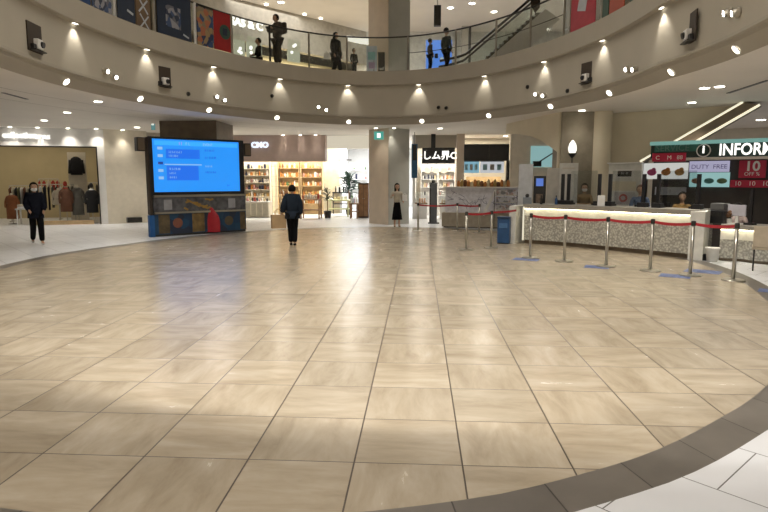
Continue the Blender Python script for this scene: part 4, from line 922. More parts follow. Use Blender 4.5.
e, w_, z0, z1 = stand(559, 577.5, 163, 206, off(B1, .12), mat('whitish_board', (.52, .51, .47), .6), 'white partition carrying two black posts below the torch lamp', 'partition', 'partition')
MB().box((0, -.006, z1 - .13), (w_ * .7, .01, .03)).build('printed_line', M['greyb'], e)
def black_post(px, py0, py1, pl, label):
    u0, u1, z0, z1 = pl.rect(px - 1.4, py0, px + 1.4, py1); p = pl.w((u0 + u1) / 2, ZT, 0); e = empty('screen_post', p, pl.rz, label, 'post', 'black posts on the counter')
    MB().box((0, 0, (z1 - ZT) / 2), (.07, .05, z1 - ZT)).build('upright', M['black'], e); MB().box((0, 0, .05), (.2, .16, .10), bevel=.01).build('foot', M['black'], e)
def cpl(o_): return [PL(path[i * 6].xy + Vector((.3, .95)) * o_, path[i * 6 + 6].xy + Vector((.3, .95)) * o_) for i in range(4)]
C4 = cpl(.45)
for px, k, w_ in ((562.7, 1, 'left of the two close ones under the torch lamp'), (568.6, 1, 'right of the two close ones under the torch lamp'), (599.3, 1, 'by the dark brown wall'), (610, 2, 'left of the white cupboard'), (643.8, 2, 'right of the white cupboard'), (658.5, 3, 'before the display of sweets'), (698.5, 3, 'tall one before the cyan board')):
    black_post(px, 174, 205, C4[k], 'slim black post on the counter, ' + w_)
C5 = cpl(.62)
for i, (a_, b_, k) in enumerate(((571, 597, 1), (612, 641, 2), (661, 696, 3))):
    u0, u1, z0, z1 = C5[k].rect(a_, 172, b_, 203); e = empty('acrylic_screen', C5[k].w((u0 + u1) / 2, ZT, 0), C5[k].rz, f'clear acrylic screen standing on the counter, {ords[i]} from the left', 'screen', 'acrylic screens on the counter')
    MB().box((0, 0, .03 + (z1 - ZT) / 2), (u1 - u0, .006, z1 - ZT)).build('pane', M['acrylic'], e)
    for sx in (-1, 1): MB().box((sx * (u1 - u0) * .4, 0, .02), (.03, .16, .04)).build('foot', M['black'], e)
# torch lamp
p = PY(572, 160, 15.35); e = empty('torch_lamp', (p.x, p.y, 0), 0, 'tall dark floor lamp with a glowing flame-shaped glass behind the counter', 'floor lamp')
zb = PY(572, 154, 15.35).z; zt = PY(572, 140, 15.35).z
MB().lathe([(.16, 0), (.16, .02), (.03, .05)], n=24).build('base', M['dark'], e); MB().cyl((0, 0, .04), (0, 0, zb - .08), .018, n=12).build('pole', M['dark'], e)
MB().lathe([(.02, zb - .10), (.06, zb - .06), (.11, zb + .02), (.095, zb + .02)], n=20).build('cup', M['black'], e); MB().lathe([(.06, zb), (.10, zb + .08), (.105, zb + .16), (.08, zb + .26), (.045, zt - .04), (.01, zt)], n=20).build('lamp_shade', emis('flame_glass', (1, .96, .86), 2.0), e, True)
# people behind the counter
p = B1.w(B1.uv(584, 190)[0], 0, -.32); p = Vector((p.x, p.y, 0)); person(p, dirto(p), 1.47, 'masked person in a tan top standing behind the counter below the torch lamp', top=tanc, bottom=blk, shoes=blk, mask=True, J={'wL': (-.07, .16, .63), 'wR': (.07, .16, .63)})
def seated(px, py, pl, o_, label, top, hm=None, mask=False):
    p = pl.w(pl.uv(px, 190)[0], 0, o_); hz = pl.uv(px, py)[1]; h = 1.5; dz = hz - .5 * h - .22 * h
    J = {k: (v[0], v[1], v[2] + (hz / h - 1.0)) for k, v in dict(pel=(0, 0, .53), wai=(0, 0, .62), che=(0, .005, .73), nec=(0, -.005, .835), hd=(0, .005, .925), sL=(-.098, 0, .80), eL=(-.13, .03, .66), wL=(-.07, .14, .62), sR=(.098, 0, .80), eR=(.13, .03, .66), wR=(.07, .14, .62), hL=(-.05, .03, .50), hR=(.05, .03, .50), kL=(-.06, .26, .50), kR=(.06, .26, .50)).items()}
    J.update(aL=(-.06, .25, .05), aR=(.06, .25, .05)); q = Vector((p.x, p.y, 0)); a = dirto(q); person(q, a, h, label, J=J, top=top, bottom=blk, shoes=blk, hairm=hm, mask=mask)
    sz = (hz / h - 1 + .53) * h - .18; e = empty('stool', q, a, 'dark round stool under the ' + label.split(' behind')[0], 'stool'); MB().cyl((0, .03, sz - .05), (0, .03, sz), .17, n=24).build('seat', M['black'], e); MB().cyl((0, .03, .03), (0, .03, sz - .05), .03).build('column', M['steel'], e); MB().lathe([(.19, 0), (.19, .02), (.04, .04)], (0, .03, 0), 20).build('base', M['dark'], e)
D1 = off(SP, .75)
seated(683, 192, D1, 0, 'person in a mustard top seated behind the counter before the cyan board', mat('mustard_cloth', (.38, .23, .07), .8), HAIR)
seated(641, 185, D1, .05, 'person with brown hair seated behind the counter beside the white cupboard', mat('blue_uniform', (.09, .13, .22), .8), HAIRB)
seated(740, 203, D1, .2, 'person with dark hair and pale uniform seated behind the low counter', pinkc, HAIR)
# white cupboard with a small black sign and a poster
CP = off(SP, .35)
def ct(name, px, m, label, cat, out=0, th=.1): return panelthing(name, CP, px, m, out, th, label, cat)
e, w_, h_ = ct('cupboard', (608, 163.5, 641, 206), CW, 'white cupboard with a small black notice and an olive recess behind the counter', 'cupboard', 0, .12)
MB().box((0, -.02, h_ + .01), (w_ * 1.03, .2, .03)).build('cornice', M['white'], e)
MB().box((-.0, -.008, h_ * .47), (w_ * .72, .012, h_ * .22)).build('recess', M['olive'], e)
MB().box((.0, -.012, h_ * .76), (w_ * .55, .02, h_ * .22)).build('notice_frame', M['white'], e); MB().box((.0, -.026, h_ * .76), (w_ * .42, .01, h_ * .13)).build('notice_board', M['black'], e)
t_ = text_mesh('notice_text', 'II-I  III', .07, M['paper'], (0, 0, 0), 0, None, .001); t_.parent = e; t_.location = (0, -.033, h_ * .75)
MB().box((.02, -.03, h_ * .18), (w_ * .62, .02, h_ * .30)).build('poster', mat('poster_white', (.5, .48, .48)), e); MB().cyl((0, -.042, h_ * .19), (0, -.046, h_ * .19), .10, n=24).build('poster_circle', mat('poster_red', (.45, .06, .06)), e); MB().cyl((0, -.045, h_ * .19), (0, -.049, h_ * .19), .055, n=24).build('poster_disc', bpy.data.materials['poster_white'], e)
# backlit boards
def board(px, m, label, name='display_board', out=0.02, th=.06, base=None):
    return panelthing(name, SP, px, m, out, th, label, 'board')
whiteglow = emis('board_white', (.85, .85, .80), .9); cyan = emis('board_cyan', (.45, .80, .78), .8); lil = emis('board_lilac', (.62, .60, .85), .8)
struct(SP.box(MB(), SP.uv(651, 190)[0], SP.uv(768, 190)[0] + 2.0, 0, SP.uv(700, 160)[1], -.10, .1).build('wall_display', mat('dark_backing', (.035, .028, .024), .6)))
e, w_, h_ = board((643.5, 163, 688, 179), whiteglow, 'white lit board with pictures of red and orange sweets behind the counter')
for i, (x, c) in enumerate(((-.30, (.5, .08, .22)), (0.02, (.55, .22, .05)), (.32, (.5, .28, .08)))):
    mb = MB(); mb.sph((x * w_, -.01, h_ * .42), .09, (1.2, .12, .9)); mb.sph((x * w_ + .04, -.012, h_ * .58), .05, (1, .15, 1)); mb.build('picture', mat('sweet%d' % i, c, .5), e)
e, w_, h_ = board((655, 187, 686, 195), mat('grey_board', (.42, .44, .50)), 'pale grey notice board on the shelf under the board with sweets')
t_ = text_mesh('notice_text', 'I', .12, M['dark'], (0, 0, 0), 0, None, .001); t_.parent = e; t_.location = (0, -.006, h_ * .25)
e, w_, h_ = board((689.5, 161, 729.5, 172), lil, 'lilac lit board above the cyan pictures'); t_ = text_mesh('board_text', 'DUTY  FREE', .14, mat('lilac_text', (.12, .08, .35)), (0, 0, 0), 0, None, .001); t_.parent = e; t_.location = (0, -.006, h_ * .3)
e, w_, h_ = board((689.5, 172.5, 729.5, 187), cyan, 'cyan lit picture board under the lilac board')
for i, (x, c) in enumerate(((-.32, (.35, .22, .15)), (0, (.08, .25, .25)), (.32, (.12, .2, .1)))):
    mb = MB(); mb.sph((x * w_, -.008, h_ * .42), .08, (1.3, .12, .8)); mb.build('picture', mat('pic%d' % i, c, .5), e)
e, w_, h_ = board((655, 153.5, 688, 161.8), M['redsign'], 'crimson strip sign with three pale marks at the left end of the green header', out=.31)
for x, s_ in ((-.33, 'C'), (.02, 'M'), (.33, '88')): t_ = text_mesh('sign_text', s_, .13, M['paper'], (0, 0, 0), 0, None, .002); t_.parent = e; t_.location = (x * w_, -.006, h_ * .25)
e, w_, h_ = board((739, 160.5, 766, 178), M['redsign'], 'crimson square sign with a large pale 10')
t_ = text_mesh('sign_number', '10', .30, M['paper'], (0, 0, 0), 0, None, .002, bold=.008); t_.parent = e; t_.location = (0, -.006, h_ * .42)
t_ = text_mesh('sign_text', 'OFF %', .11, M['paper'], (0, 0, 0), 0, None, .002); t_.parent = e; t_.location = (0, -.006, h_ * .14)
e, w_, h_ = board((730.5, 180, 768, 187.5), M['redsign'], 'long crimson strip sign with repeated 10 marks below the square sign')
for x in (-.30, .08, .44): t_ = text_mesh('sign_text', '10', .14, M['paper'], (0, 0, 0), 0, None, .002); t_.parent = e; t_.location = (x * w_, -.006, h_ * .25)
# green header, continuing past the frame
hu0, hz0 = SP.uv(653, 154); hu1, _ = SP.uv(790, 154); hz0 = SP.uv(710, 157.3)[1]; hz1 = SP.uv(710, 142)[1]
e = empty('header_sign', SP.w((hu0 + hu1) / 2, hz0, .25), SP.rz, 'long dark header sign reading INFORMATION in white letters with a green top edge', 'sign'); w_ = hu1 - hu0; h_ = hz1 - hz0
MB().box((0, .1, h_ * .45), (w_, .2, h_ * .9)).build('fascia_board', mat('header_dark', (.012, .035, .03), .5), e); MB().box((0, .08, h_ * .97), (w_ + .04, .26, h_ * .24)).build('green_edge', emis('header_green', (.28, .60, .53), .75), e)
MB().box((-w_ * .30, -.006, h_ * .62), (w_ * .34, .012, h_ * .46)).build('green_panel', mat('header_panel_green', (.03, .16, .13), .5), e)
ui = SP.uv(733, 155)[0] - (hu0 + hu1) / 2; usc = SP.uv(768, 155)[0] - SP.uv(721, 155)[0]
t_ = text_mesh('header_text', 'INFORMATION', .36, M['lettering'], (0, 0, 0), 0, None, .012, 'LEFT', bold=.006); t_.parent = e; t_.location = (SP.uv(720, 155)[0] - (hu0 + hu1) / 2, -.02, h_ * .10); t_.scale = (.78, 1, 1)
ic = SP.uv(705, 155)[0] - (hu0 + hu1) / 2
MB().cyl((ic, -.005, h_ * .42), (ic, -.018, h_ * .42), .15, n=28).build('round_icon', M['paper'], e); MB().cyl((ic, -.016, h_ * .42), (ic, -.024, h_ * .42), .125, n=28).build('icon_disc', bpy.data.materials['header_dark'], e)
t_ = text_mesh('icon_letter', 'i', .24, M['lettering'], (0, 0, 0), 0, None, .006, bold=.008); t_.parent = e; t_.location = (ic, -.03, h_ * .27)
t_ = text_mesh('header_text', 'SERVICE', .20, mat('faded_letters', (.12, .25, .22)), (0, 0, 0), 0, None, .006, 'LEFT'); t_.parent = e; t_.location = (-w_ * .46, -.02, h_ * .45)
# things on the counters
def on_counter(px, k, o_=.3): pl = cpl(o_)[k]; return pl.w(pl.uv(px, 205)[0], ZT)
p = on_counter(601, 1, .25); e = empty('tissue_box', p, -.3, 'small white box standing on the counter below the white cupboard', 'box'); MB().box((0, 0, .12), (.16, .12, .24), bevel=.01).build('box_body', M['paper'], e); MB().box((0, -.062, .12), (.1, .004, .1)).build('label', M['white'], e)
p = on_counter(563, 1, .2)
def bottle(p, label, m): e = empty('bottle', p, 0, label, 'bottle'); MB().lathe([(.03, 0), (.032, .02), (.032, .13), (.012, .16), (.012, .18)], n=16).build('bottle_body', m, e, True); MB().cyl((0, 0, .18), (0, 0, .215), .014).build('pump', M['black'], e)
bottle(on_counter(556, 1, .2), 'small dark bottle on the counter by the two black posts', M['blue']); bottle(on_counter(541, 0, .15), 'small dark bottle on the left end of the counter', M['dark'])
p = on_counter(527, 0, .2); e = empty('leaflet_stand', p, -.3, 'small stand of leaflets with a dark top on the left end of the counter', 'stand'); MB().box((0, 0, .08), (.2, .08, .16), rx=.2).build('stand_body', mat('stand_grey', (.25, .28, .32)), e); MB().sph((0, 0, .2), .05).build('ornament', M['black'], e)
# items on the low counter
def on_low(px, py=224): pl = PL(path2[6].xy + Vector((.1, .35)), path2[12].xy + Vector((.1, .35))); u = pl.uv(px, py)[0]; return pl.w(u, Z2), pl.rz
p, rz = on_low(719); e = empty('printer', p, rz, 'dark grey office machine standing on the low counter', 'printer'); MB().box((0, 0, .13), (.32, .3, .26), bevel=.02).build('machine_body', M['black'], e); MB().box((0, 0, .33), (.27, .25, .14), bevel=.015).build('paper_tray', mat('machine_grey', (.09, .09, .09), .5), e); MB().box((0, -.155, .18), (.2, .01, .07)).build('front_slot', M['dark'], e)
p, rz = on_low(736); e = empty('desk_monitor', p, rz, 'white monitor seen on the low counter', 'monitor'); MB().box((0, 0, .27), (.34, .04, .22), bevel=.01).build('screen_case', mat('pale_lilac_case', (.45, .44, .5)), e); MB().box((0, .02, .08), (.05, .04, .16)).build('neck', M['white'], e); MB().box((0, .02, .01), (.2, .16, .02)).build('base', M['white'], e)
p, rz = on_low(750); e = empty('screen_post', p, rz, 'tall black post on the low counter at the right edge', 'post'); MB().box((0, 0, .34), (.05, .05, .68)).build('upright', M['black'], e); MB().box((0, 0, .02), (.18, .14, .04)).build('foot', M['black'], e)
p, rz = on_low(729, 222); e = empty('flower_pot', p, rz, 'small pot with a brown dried plant on the low counter', 'plant'); MB().lathe([(.04, 0), (.055, .1), (.05, .1)], n=16).build('pot', M['white'], e)
mb = MB(); [mb.sph((random.uniform(-.05, .05), random.uniform(-.05, .05), .14 + random.random() * .1), .03, n=6) for _ in range(14)]; mb.build('foliage', mat('dry_brown', (.15, .07, .03)), e)

# ---------------- escalator flank with lit edges at the right
Pa, Pb = SP.uv(645, 160), SP.uv(743, 102)
EP = off(SP, -.35)
e = empty('escalator', (EP.w(EP.uv(700, 127)[0], 0)), EP.rz, 'underside of an escalator with two bright edge strips rising at the right', 'escalator')
def seg(a, b, th, m, nm, out=0.0, thick=.08):
    A = EP.uv(*a); B = EP.uv(*b); d = Vector((B[0] - A[0], B[1] - A[1])).normalized(); n = Vector((-d.y, d.x)) * th / 2; q = EP.n * -thick
    out_ = [EP.w(A[0] + n.x, A[1] + n.y, out), EP.w(A[0] - n.x, A[1] - n.y, out), EP.w(B[0] - n.x, B[1] - n.y, out), EP.w(B[0] + n.x, B[1] + n.y, out)]
    adopt(MB().prism(out_, (q.x, q.y, 0)).build(nm, m), e)
es = emis('edge_strip', (1, .93, .68), 1.5)
def clip(a, b):                              # end of the run where it meets the ceiling
    A = EP.uv(*a); B = EP.uv(*b); k = (ZC - .08 - A[1]) / (B[1] - A[1]); return (a[0] + (b[0] - a[0]) * k * .985, a[1] + (b[1] - a[1]) * k * .985)
a1, b1 = (640, 161.5), (743, 102); a2, b2 = (693, 143), (768, 100)
b1 = clip(a1, b1) if EP.uv(*b1)[1] > ZC else b1
b2 = clip(a2, b2) if EP.uv(*b2)[1] > ZC else b2
seg(a1, b1, .045, es, 'edge_light', .03); seg(a2, b2, .045, es, 'edge_light', .03)
A = EP.uv(*a1); B = EP.uv(*b1); C_ = EP.uv(*b2); D_ = EP.uv(*a2); q = EP.n * -.5
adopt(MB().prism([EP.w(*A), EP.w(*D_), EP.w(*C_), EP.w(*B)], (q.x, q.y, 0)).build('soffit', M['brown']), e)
WQ = off(SP, -1.0); A2 = WQ.uv(*a1); B2_ = WQ.uv(*b1); L2 = WQ.uv(611, 150)[0]
wallpoly(WQ, [(L2, ZC), (L2, 0), (A2[0], 0), A2, B2_, (B2_[0], ZC)], M['olive'], 'wall_right_side', .08)
area('right_hall_light', (9.5, 17.5, ZC - .06), 4, 90, (1, .9, .85), sizey=4)
# cyan window and olive wall seen through the arch
AW = PL(at_depth(500, 20.5), at_depth(575, 20.5)); e, w_, h_ = panelthing('window_display', AW, (531, 146, 558, 167), emis('arch_cyan', (.35, .62, .62), .9), 0, .05, 'pale cyan lit panel seen through the arch', 'display')
MB().box((.1, -.02, h_ * .5), (.04, .03, w_ * .9), 0, 0, 1.0).build('glazing_bar', M['dark'], e); MB().box((-w_ * .28, -.05, h_ * .15), (w_ * .3, .1, h_ * .25)).build('dark_figure', M['black'], e)
wallpoly(AW, [(.35, 0), (AW.L + 1, 0), (AW.L + 1, ZC), (.35, ZC)], M['cream'], 'wall_behind_arch', .1, -.055)
# ================================================================== LEFT CLOTHING SHOP
def lsw(px, out, z=0.0): return LS.w(LS.uv(px, 200)[0], z, out)   # along the shop front by pixel; negative out = inside
t_ = text_mesh('shop_sign', 'collection', .26, M['lettering'], LS.w(LS.uv(20, 137)[0], 2.98, .05), LS.rz, depth=.02, bold=.008); tag(t_, 'bright white lit letters on the white front of the clothing shop', 'shop sign')
t_ = text_mesh('shop_sign', 'STYLE', .16, M['lettering'], LS.w(LS.uv(43, 138)[0], 2.96, .05), LS.rz, depth=.02, bold=.006); tag(t_, 'smaller white lit letters right of the long sign of the clothing shop', 'shop sign')
cloths = {k: mat(k, c, .85, var=.15) for k, c in dict(cloth_black=(.010, .010, .012), cloth_grey=(.13, .125, .11), cloth_brown=(.13, .055, .03), cloth_cream=(.55, .50, .40), cloth_red=(.35, .03, .02), cloth_navy=(.015, .02, .04), cloth_white=(.7, .7, .7), cloth_rust=(.28, .10, .04), cloth_olive=(.10, .10, .05)).items()}
def dressform(p, rz, label, m, h=1.45, coat=.5, collar=None, head=False):
    e = empty('mannequin', (p.x, p.y, 0), rz, label, 'mannequin')
    MB().lathe([(.16, 0), (.16, .015), (.02, .03)], n=22).build('stand_base', M['dark'], e); MB().cyl((0, 0, .02), (0, 0, h * .5), .015).build('stand_pole', M['steel'], e)
    MB().lathe([(.17, h * .83 - coat * h * .9), (.165, h * .55), (.135, h * .62), (.17, h * .76), (.15, h * .82), (.06, h * .86)], n=24, sx=1.15, sy=.7).build('coat', m, e, True)
    for s in (-1, 1):
        b = skin_bm([(s * .16 * h / 1.45, 0, h * .80), (s * .21, -.01, h * .64), (s * .20, .04, h * .48)], [(0, 1), (1, 2)], [.055, .045, .04], 1); me = bpy.data.meshes.new('sleeve'); b.to_mesh(me); b.free(); me.materials.append(m); o = bpy.data.objects.new('sleeve', me); COL.objects.link(o); o.parent = e
    MB().lathe([(.055, h * .84), (.045, h * .88), (.035, h * .91)], n=16).build('neck', M['cream'], e, True)
    if collar: MB().lathe([(.075, h * .80), (.085, h * .86), (.05, h * .88)], n=18, sx=1.1, sy=.8).build('collar', collar, e, True)
    if head: MB().sph((0, 0, h * .96), .085, (.8, .95, 1.15), 16).build('head', head, e, True)
    return e
sr = LS.rz
dressform(lsw(89.5, -.45), sr + math.pi, 'headless mannequin in a long black coat with white collar at the shop window end', cloths['cloth_black'], 1.42, .62, cloths['cloth_white'], M['black'])
dressform(lsw(73, -.75), sr + math.pi, 'mannequin in a long grey coat beside the one in black', cloths['cloth_grey'], 1.5, .7)
dressform(lsw(62, -.6), sr + math.pi, 'mannequin in a dark brown outfit with a red scarf near the hanging black jacket', cloths['cloth_brown'], 1.48, .6, cloths['cloth_red'], cloths['cloth_red'])
dressform(lsw(50, -1.2), sr + math.pi, 'mannequin in a cream jacket behind the walking person', cloths['cloth_cream'], 1.4, .4)
# black jacket hanging on a pale upright panel
p = lsw(67, -1.95); e = empty('display_stand', (p.x, p.y, 0), sr, 'pale upright panel carrying a hanging black jacket', 'panel'); MB().box((0, 0, 1.3), (.62, .06, 2.6)).build('board', M['cream'], e); MB().box((0, 0, .03), (.7, .3, .06)).build('base', M['white'], e)
q = p + LS.n.to_3d() * .12; e = empty('jacket', (q.x, q.y, 1.75), sr, 'black jacket hanging high on the pale panel in the clothing shop', 'jacket')
MB().lathe([(.20, 0), (.21, .25), (.22, .50), (.16, .62), (.07, .68)], n=20, sy=.3).build('jacket_body', cloths['cloth_black'], e, True)
for s in (-1, 1): MB().cyl((s * .2, 0, .56), (s * .25, 0, .05), .05, .045, 10).build('sleeve', cloths['cloth_black'], e, True)
MB().tube([(-.15, 0, .62), (0, 0, .70), (.15, 0, .62)], .01, 6).build('clothes_hanger', M['ltwood'], e)
# clothes rails with hanging garments
keys = ['cloth_black', 'cloth_cream', 'cloth_navy', 'cloth_grey', 'cloth_brown', 'cloth_black', 'cloth_white', 'cloth_rust', 'cloth_olive', 'cloth_red']
def rail_with(p, rz, L, h, n, place, cols, glen=.8):
    e = empty('clothes_rail', (p.x, p.y, 0), rz, 'steel clothes rail ' + place, 'clothes rail')
    MB().cyl((-L / 2, 0, h), (L / 2, 0, h), .014).build('rail', M['steel'], e)
    for s in (-1, 1): MB().cyl((s * L / 2, 0, 0), (s * L / 2, 0, h), .014).build('upright', M['steel'], e); MB().box((s * L / 2, 0, .015), (.05, .45, .03)).build('foot', M['steel'], e)
    for i in range(n):
        x = (-.46 + .92 * i / (n - 1)) * L; c = math.cos(rz); s_ = math.sin(rz); k = cols[i % len(cols)]; l_ = glen * (.85 + .3 * random.random())
        g = empty('hanging_garment', (p.x + c * x, p.y + s_ * x, 0), rz + random.uniform(-.15, .15), f'{cols[i % len(cols)][6:]} garment on the clothes rail {place}', 'garment', cols[i % len(cols)][6:] + ' garments on the rail ' + place)
        MB().lathe([(.19, h - .06 - l_), (.17, h - .35), (.20, h - .14), (.06, h - .06)], n=12, sx=.16, sy=1).build('cloth', cloths[k], g, True); MB().cyl((0, -.16, h - .1), (0, 0, h - .03), .008, n=6).build('clothes_hanger', M['steel'], g)
rail_with(lsw(44, -1.5), sr, 1.3, 1.4, 10, 'behind the walking person', ['cloth_black', 'cloth_white', 'cloth_navy', 'cloth_black', 'cloth_grey'])
rail_with(lsw(82, -2.9), sr, 1.2, 1.45, 9, 'at the back right of the clothing shop', ['cloth_grey', 'cloth_brown', 'cloth_black', 'cloth_cream'])
rail_with(lsw(3, -2.3), sr, .9, 1.35, 10, 'at the left edge of the clothing shop', ['cloth_brown', 'cloth_cream', 'cloth_black', 'cloth_olive', 'cloth_white'])
rail_with(lsw(24, -3.3), sr, .7, 1.6, 5, 'carrying red and cream knitwear', ['cloth_red', 'cloth_red', 'cloth_cream', 'cloth_red'], .45)
dressform(lsw(3, -.9), sr + math.pi, 'mannequin in a brown cape at the far left of the shop window', cloths['cloth_rust'], 1.2, .75)
p = lsw(25, -.5); e = empty('display_table', (p.x, p.y, 0), sr, 'low white display table with folded clothes in the clothing shop', 'table'); MB().box((0, 0, .55), (.8, .5, .04)).build('table_top', M['white'], e)
for sx in (-.36, .36):
    for sy in (-.2, .2): MB().box((sx, sy, .265), (.04, .04, .53)).build('leg', M['white'], e)
for i in range(6):
    q = p + (LS.d * (-.25 + .25 * (i % 3))).to_3d(); k = ['cloth_white', 'cloth_black', 'cloth_white', 'cloth_cream', 'cloth_white', 'cloth_navy'][i]
    o = MB().box((0, 0, .035), (.22, .3, .07), bevel=.015).build('folded_sweater', cloths[k], None, False, (q.x, q.y, .57 + .07 * (i // 3)), sr); tag(o, k[6:] + ' folded sweater, ' + ['left', 'middle', 'right'][i % 3] + (' lower' if i < 3 else ' upper') + ' one on the low white table', 'sweater', 'folded sweaters on the white table')
p = lsw(70, -.12); e = empty('platform', (p.x, p.y, 0), sr, 'low wooden plinth along the front of the clothing shop', 'plinth'); MB().box((-.3, -.0, .07), (2.0, .12, .14)).build('board', M['ltwood'], e)

# ================================================================== GIFT SHOP BEHIND THE KIOSK
def inx(px, Y): return at_px(px, Y)
gc = [mat('good_%s' % n, c, .5) for n, c in (('cream', (.65, .55, .35)), ('red', (.4, .04, .03)), ('brown', (.16, .07, .03)), ('white', (.75, .75, .72)), ('navy', (.02, .03, .07)), ('green', (.08, .14, .05)), ('orange', (.5, .2, .05)), ('black', (.015, .015, .015)), ('pink', (.55, .3, .28)), ('gold', (.45, .3, .1)))]
CN = {'good_cream': 'cream', 'good_red': 'red', 'good_brown': 'brown', 'good_white': 'white', 'good_navy': 'navy', 'good_green': 'green', 'good_orange': 'orange', 'good_black': 'black', 'good_pink': 'pink', 'good_gold': 'golden'}
def goods_row(x0, x1, Y, z, n, where, hmax=.22, shapes='bcs', dep=.1, pal=None, w_=None):
    proto = {}; pal = pal or gc
    for i in range(n):
        x = x0 + (x1 - x0) * (i + .5) / n; k = random.choice(shapes); m = random.choice(pal); key = (k, m.name)
        kind = {'b': 'box', 'c': 'jar', 's': 'pouch'}[k]
        if key not in proto:
            h = hmax * random.uniform(.55, 1); wd = (w_ or (x1 - x0) / n * .8); r = wd / 2; mb = MB()
            if k == 'b': mb.box((0, 0, h / 2), (wd, dep, h), bevel=.008)
            elif k == 'c': mb.lathe([(r * .7, 0), (r * .85, h * .1), (r * .85, h * .6), (r * .4, h * .8), (r * .4, h)], n=10)
            else: mb.lathe([(r * .5, 0), (r * .95, h * .25), (r * .9, h * .55), (r * .45, h * .8), (r * .1, h * .9)], n=10)
            o = proto[key] = mb.build({'b': 'gift_box', 'c': 'jar', 's': 'pouch'}[k], m)
        else: o = proto[key].copy(); COL.objects.link(o)
        o.location = (x, Y + random.uniform(-.02, .02), z); tag(o, f'small {CN[m.name]} {kind} {where}', kind, f'{CN[m.name]} {kind} goods {where}')
ROWN = ['lowest', 'second lowest', 'middle', 'second highest', 'top']
def shelf_unit(x0, x1, Y, zs, place, n, m=None, h=None, hmax=.24, depth=.32, pal=None, back=True):
    c = (x0 + x1) / 2; h = h or zs[-1] + .35; m = m or M['cream']
    e = empty('shelf_unit', (c, Y, 0), 0, 'tall shelf of small goods ' + place, 'shelf')
    for s in (-1, 1): MB().box((s * (x1 - x0) / 2, 0, h / 2), (.03, depth, h)).build('side_panel', m, e)
    if back: MB().box((0, depth / 2 - .01, h / 2), (x1 - x0, .02, h)).build('back_panel', m, e)
    for z in zs: MB().box((0, 0, z - .012), (x1 - x0 - .03, depth, .024)).build('shelf', m, e)
    nm = ROWN if len(zs) == 5 else ['lowest', 'second', 'third', 'top'] if len(zs) == 4 else ['lower', 'upper']
    for i, z in enumerate(zs): goods_row(x0 + .05, x1 - .05, Y - .05, z, n, f'on the {nm[i]} shelf {place}', hmax, pal=pal)
Y1 = 25.3
shelf_unit(inx(245, Y1), inx(271, Y1), Y1, [.85, 1.15, 1.45, 1.75, 2.05], 'right beside the blue screen', 9, pal=[gc[3], gc[0], gc[8], gc[3], gc[9], gc[6], gc[4]])
Y2 = 26.6
shelf_unit(inx(279, Y2), inx(300, Y2), Y2, [.5, .9, 1.3, 1.7, 2.1], 'behind the walking slate jacket', 8, M['ltwood'], pal=[gc[0], gc[2], gc[6], gc[9], gc[3], gc[5]])
shelf_unit(inx(302, Y2), inx(323, Y2), Y2, [.5, .9, 1.3, 1.7, 2.1], 'left of the bright shop', 8, M['ltwood'], pal=[gc[0], gc[6], gc[9], gc[3], gc[8]])
e = empty('glass_case', (inx(258, 24.3), 24.3, 0), 0, 'white low showcase in front of the gift shop shelves', 'showcase'); wv = inx(270, 24.3) - inx(246, 24.3)
MB().box((0, 0, .33), (wv, .5, .62), bevel=.01).build('case_body', M['cream'], e); MB().box((0, 0, .66), (wv + .04, .54, .04)).build('worktop', M['white'], e)
for q in range(4): MB().box(((-.36 + .24 * q) * wv, -.253, .34), (.2 * wv, .01, .5)).build('door', mat('case_door%d' % q, (.5, .46, .36)), e)
goods_row(inx(247, 24.3), inx(269, 24.3), 24.2, .68, 9, 'on the white low showcase', .2)
for px, w_ in ((274, 'left'), (278.5, 'right')):
    e = empty('display_rack', (inx(px, 23.8), 23.8, 0), 0, f'tall slim wire rack, {w_} one of two in the middle of the gift shop', 'rack', 'slim wire racks')
    for sx in (-.07, .07): MB().cyl((sx, 0, 0), (sx, 0, 2.2), .012).build('upright', M['greyb'], e)
    MB().box((0, 0, .02), (.15, .3, .04)).build('base', M['dark'], e)
    for z in (.5, .9, 1.3, 1.7, 2.1): MB().box((0, 0, z), (.15, .12, .015)).build('shelf', M['steel'], e)
def table(px0, px1, Y, h, m, label, d=.6, name='display_table'):
    x0, x1 = inx(px0, Y), inx(px1, Y); e = empty(name, ((x0 + x1) / 2, Y, 0), 0, label, 'table'); w_ = x1 - x0
    MB().box((0, 0, h - .025), (w_, d, .05), bevel=.006).build('table_top', m, e); MB().box((0, 0, h * .45), (w_ * .9, d * .85, .03)).build('lower_shelf', m, e)
    for sx in (-1, 1):
        for sy in (-1, 1): MB().box((sx * (w_ / 2 - .04), sy * (d / 2 - .04), (h - .05) / 2), (.05, .05, h - .05)).build('leg', m, e)
    return x0, x1
x0, x1 = table(301, 321, 23.6, .80, M['wood'], 'dark topped display table right of the walking person in the slate jacket'); goods_row(x0 + .05, x1 - .05, 23.55, .80, 8, 'on the dark topped table', .26, pal=[gc[3], gc[8], gc[1], gc[0], gc[7]])
x0, x1 = table(281, 299, 24.8, .85, M['ltwood'], 'light wooden display table at the back of the gift shop'); goods_row(x0 + .05, x1 - .05, 24.75, .85, 7, 'on the light wooden table', .35, pal=[gc[0], gc[9], gc[6], gc[2]])
t_ = text_mesh('shop_sign', 'CMO', .30, emis('bluish_letters', (.75, .85, 1), 2.2), MW.w(MWu(261), MW.uv(260, 147.5)[1], .05), 0, bold=.01, depth=.02); tag(t_, 'pale bluish lit letters at the left of the mauve lintel', 'shop sign')
t_ = None
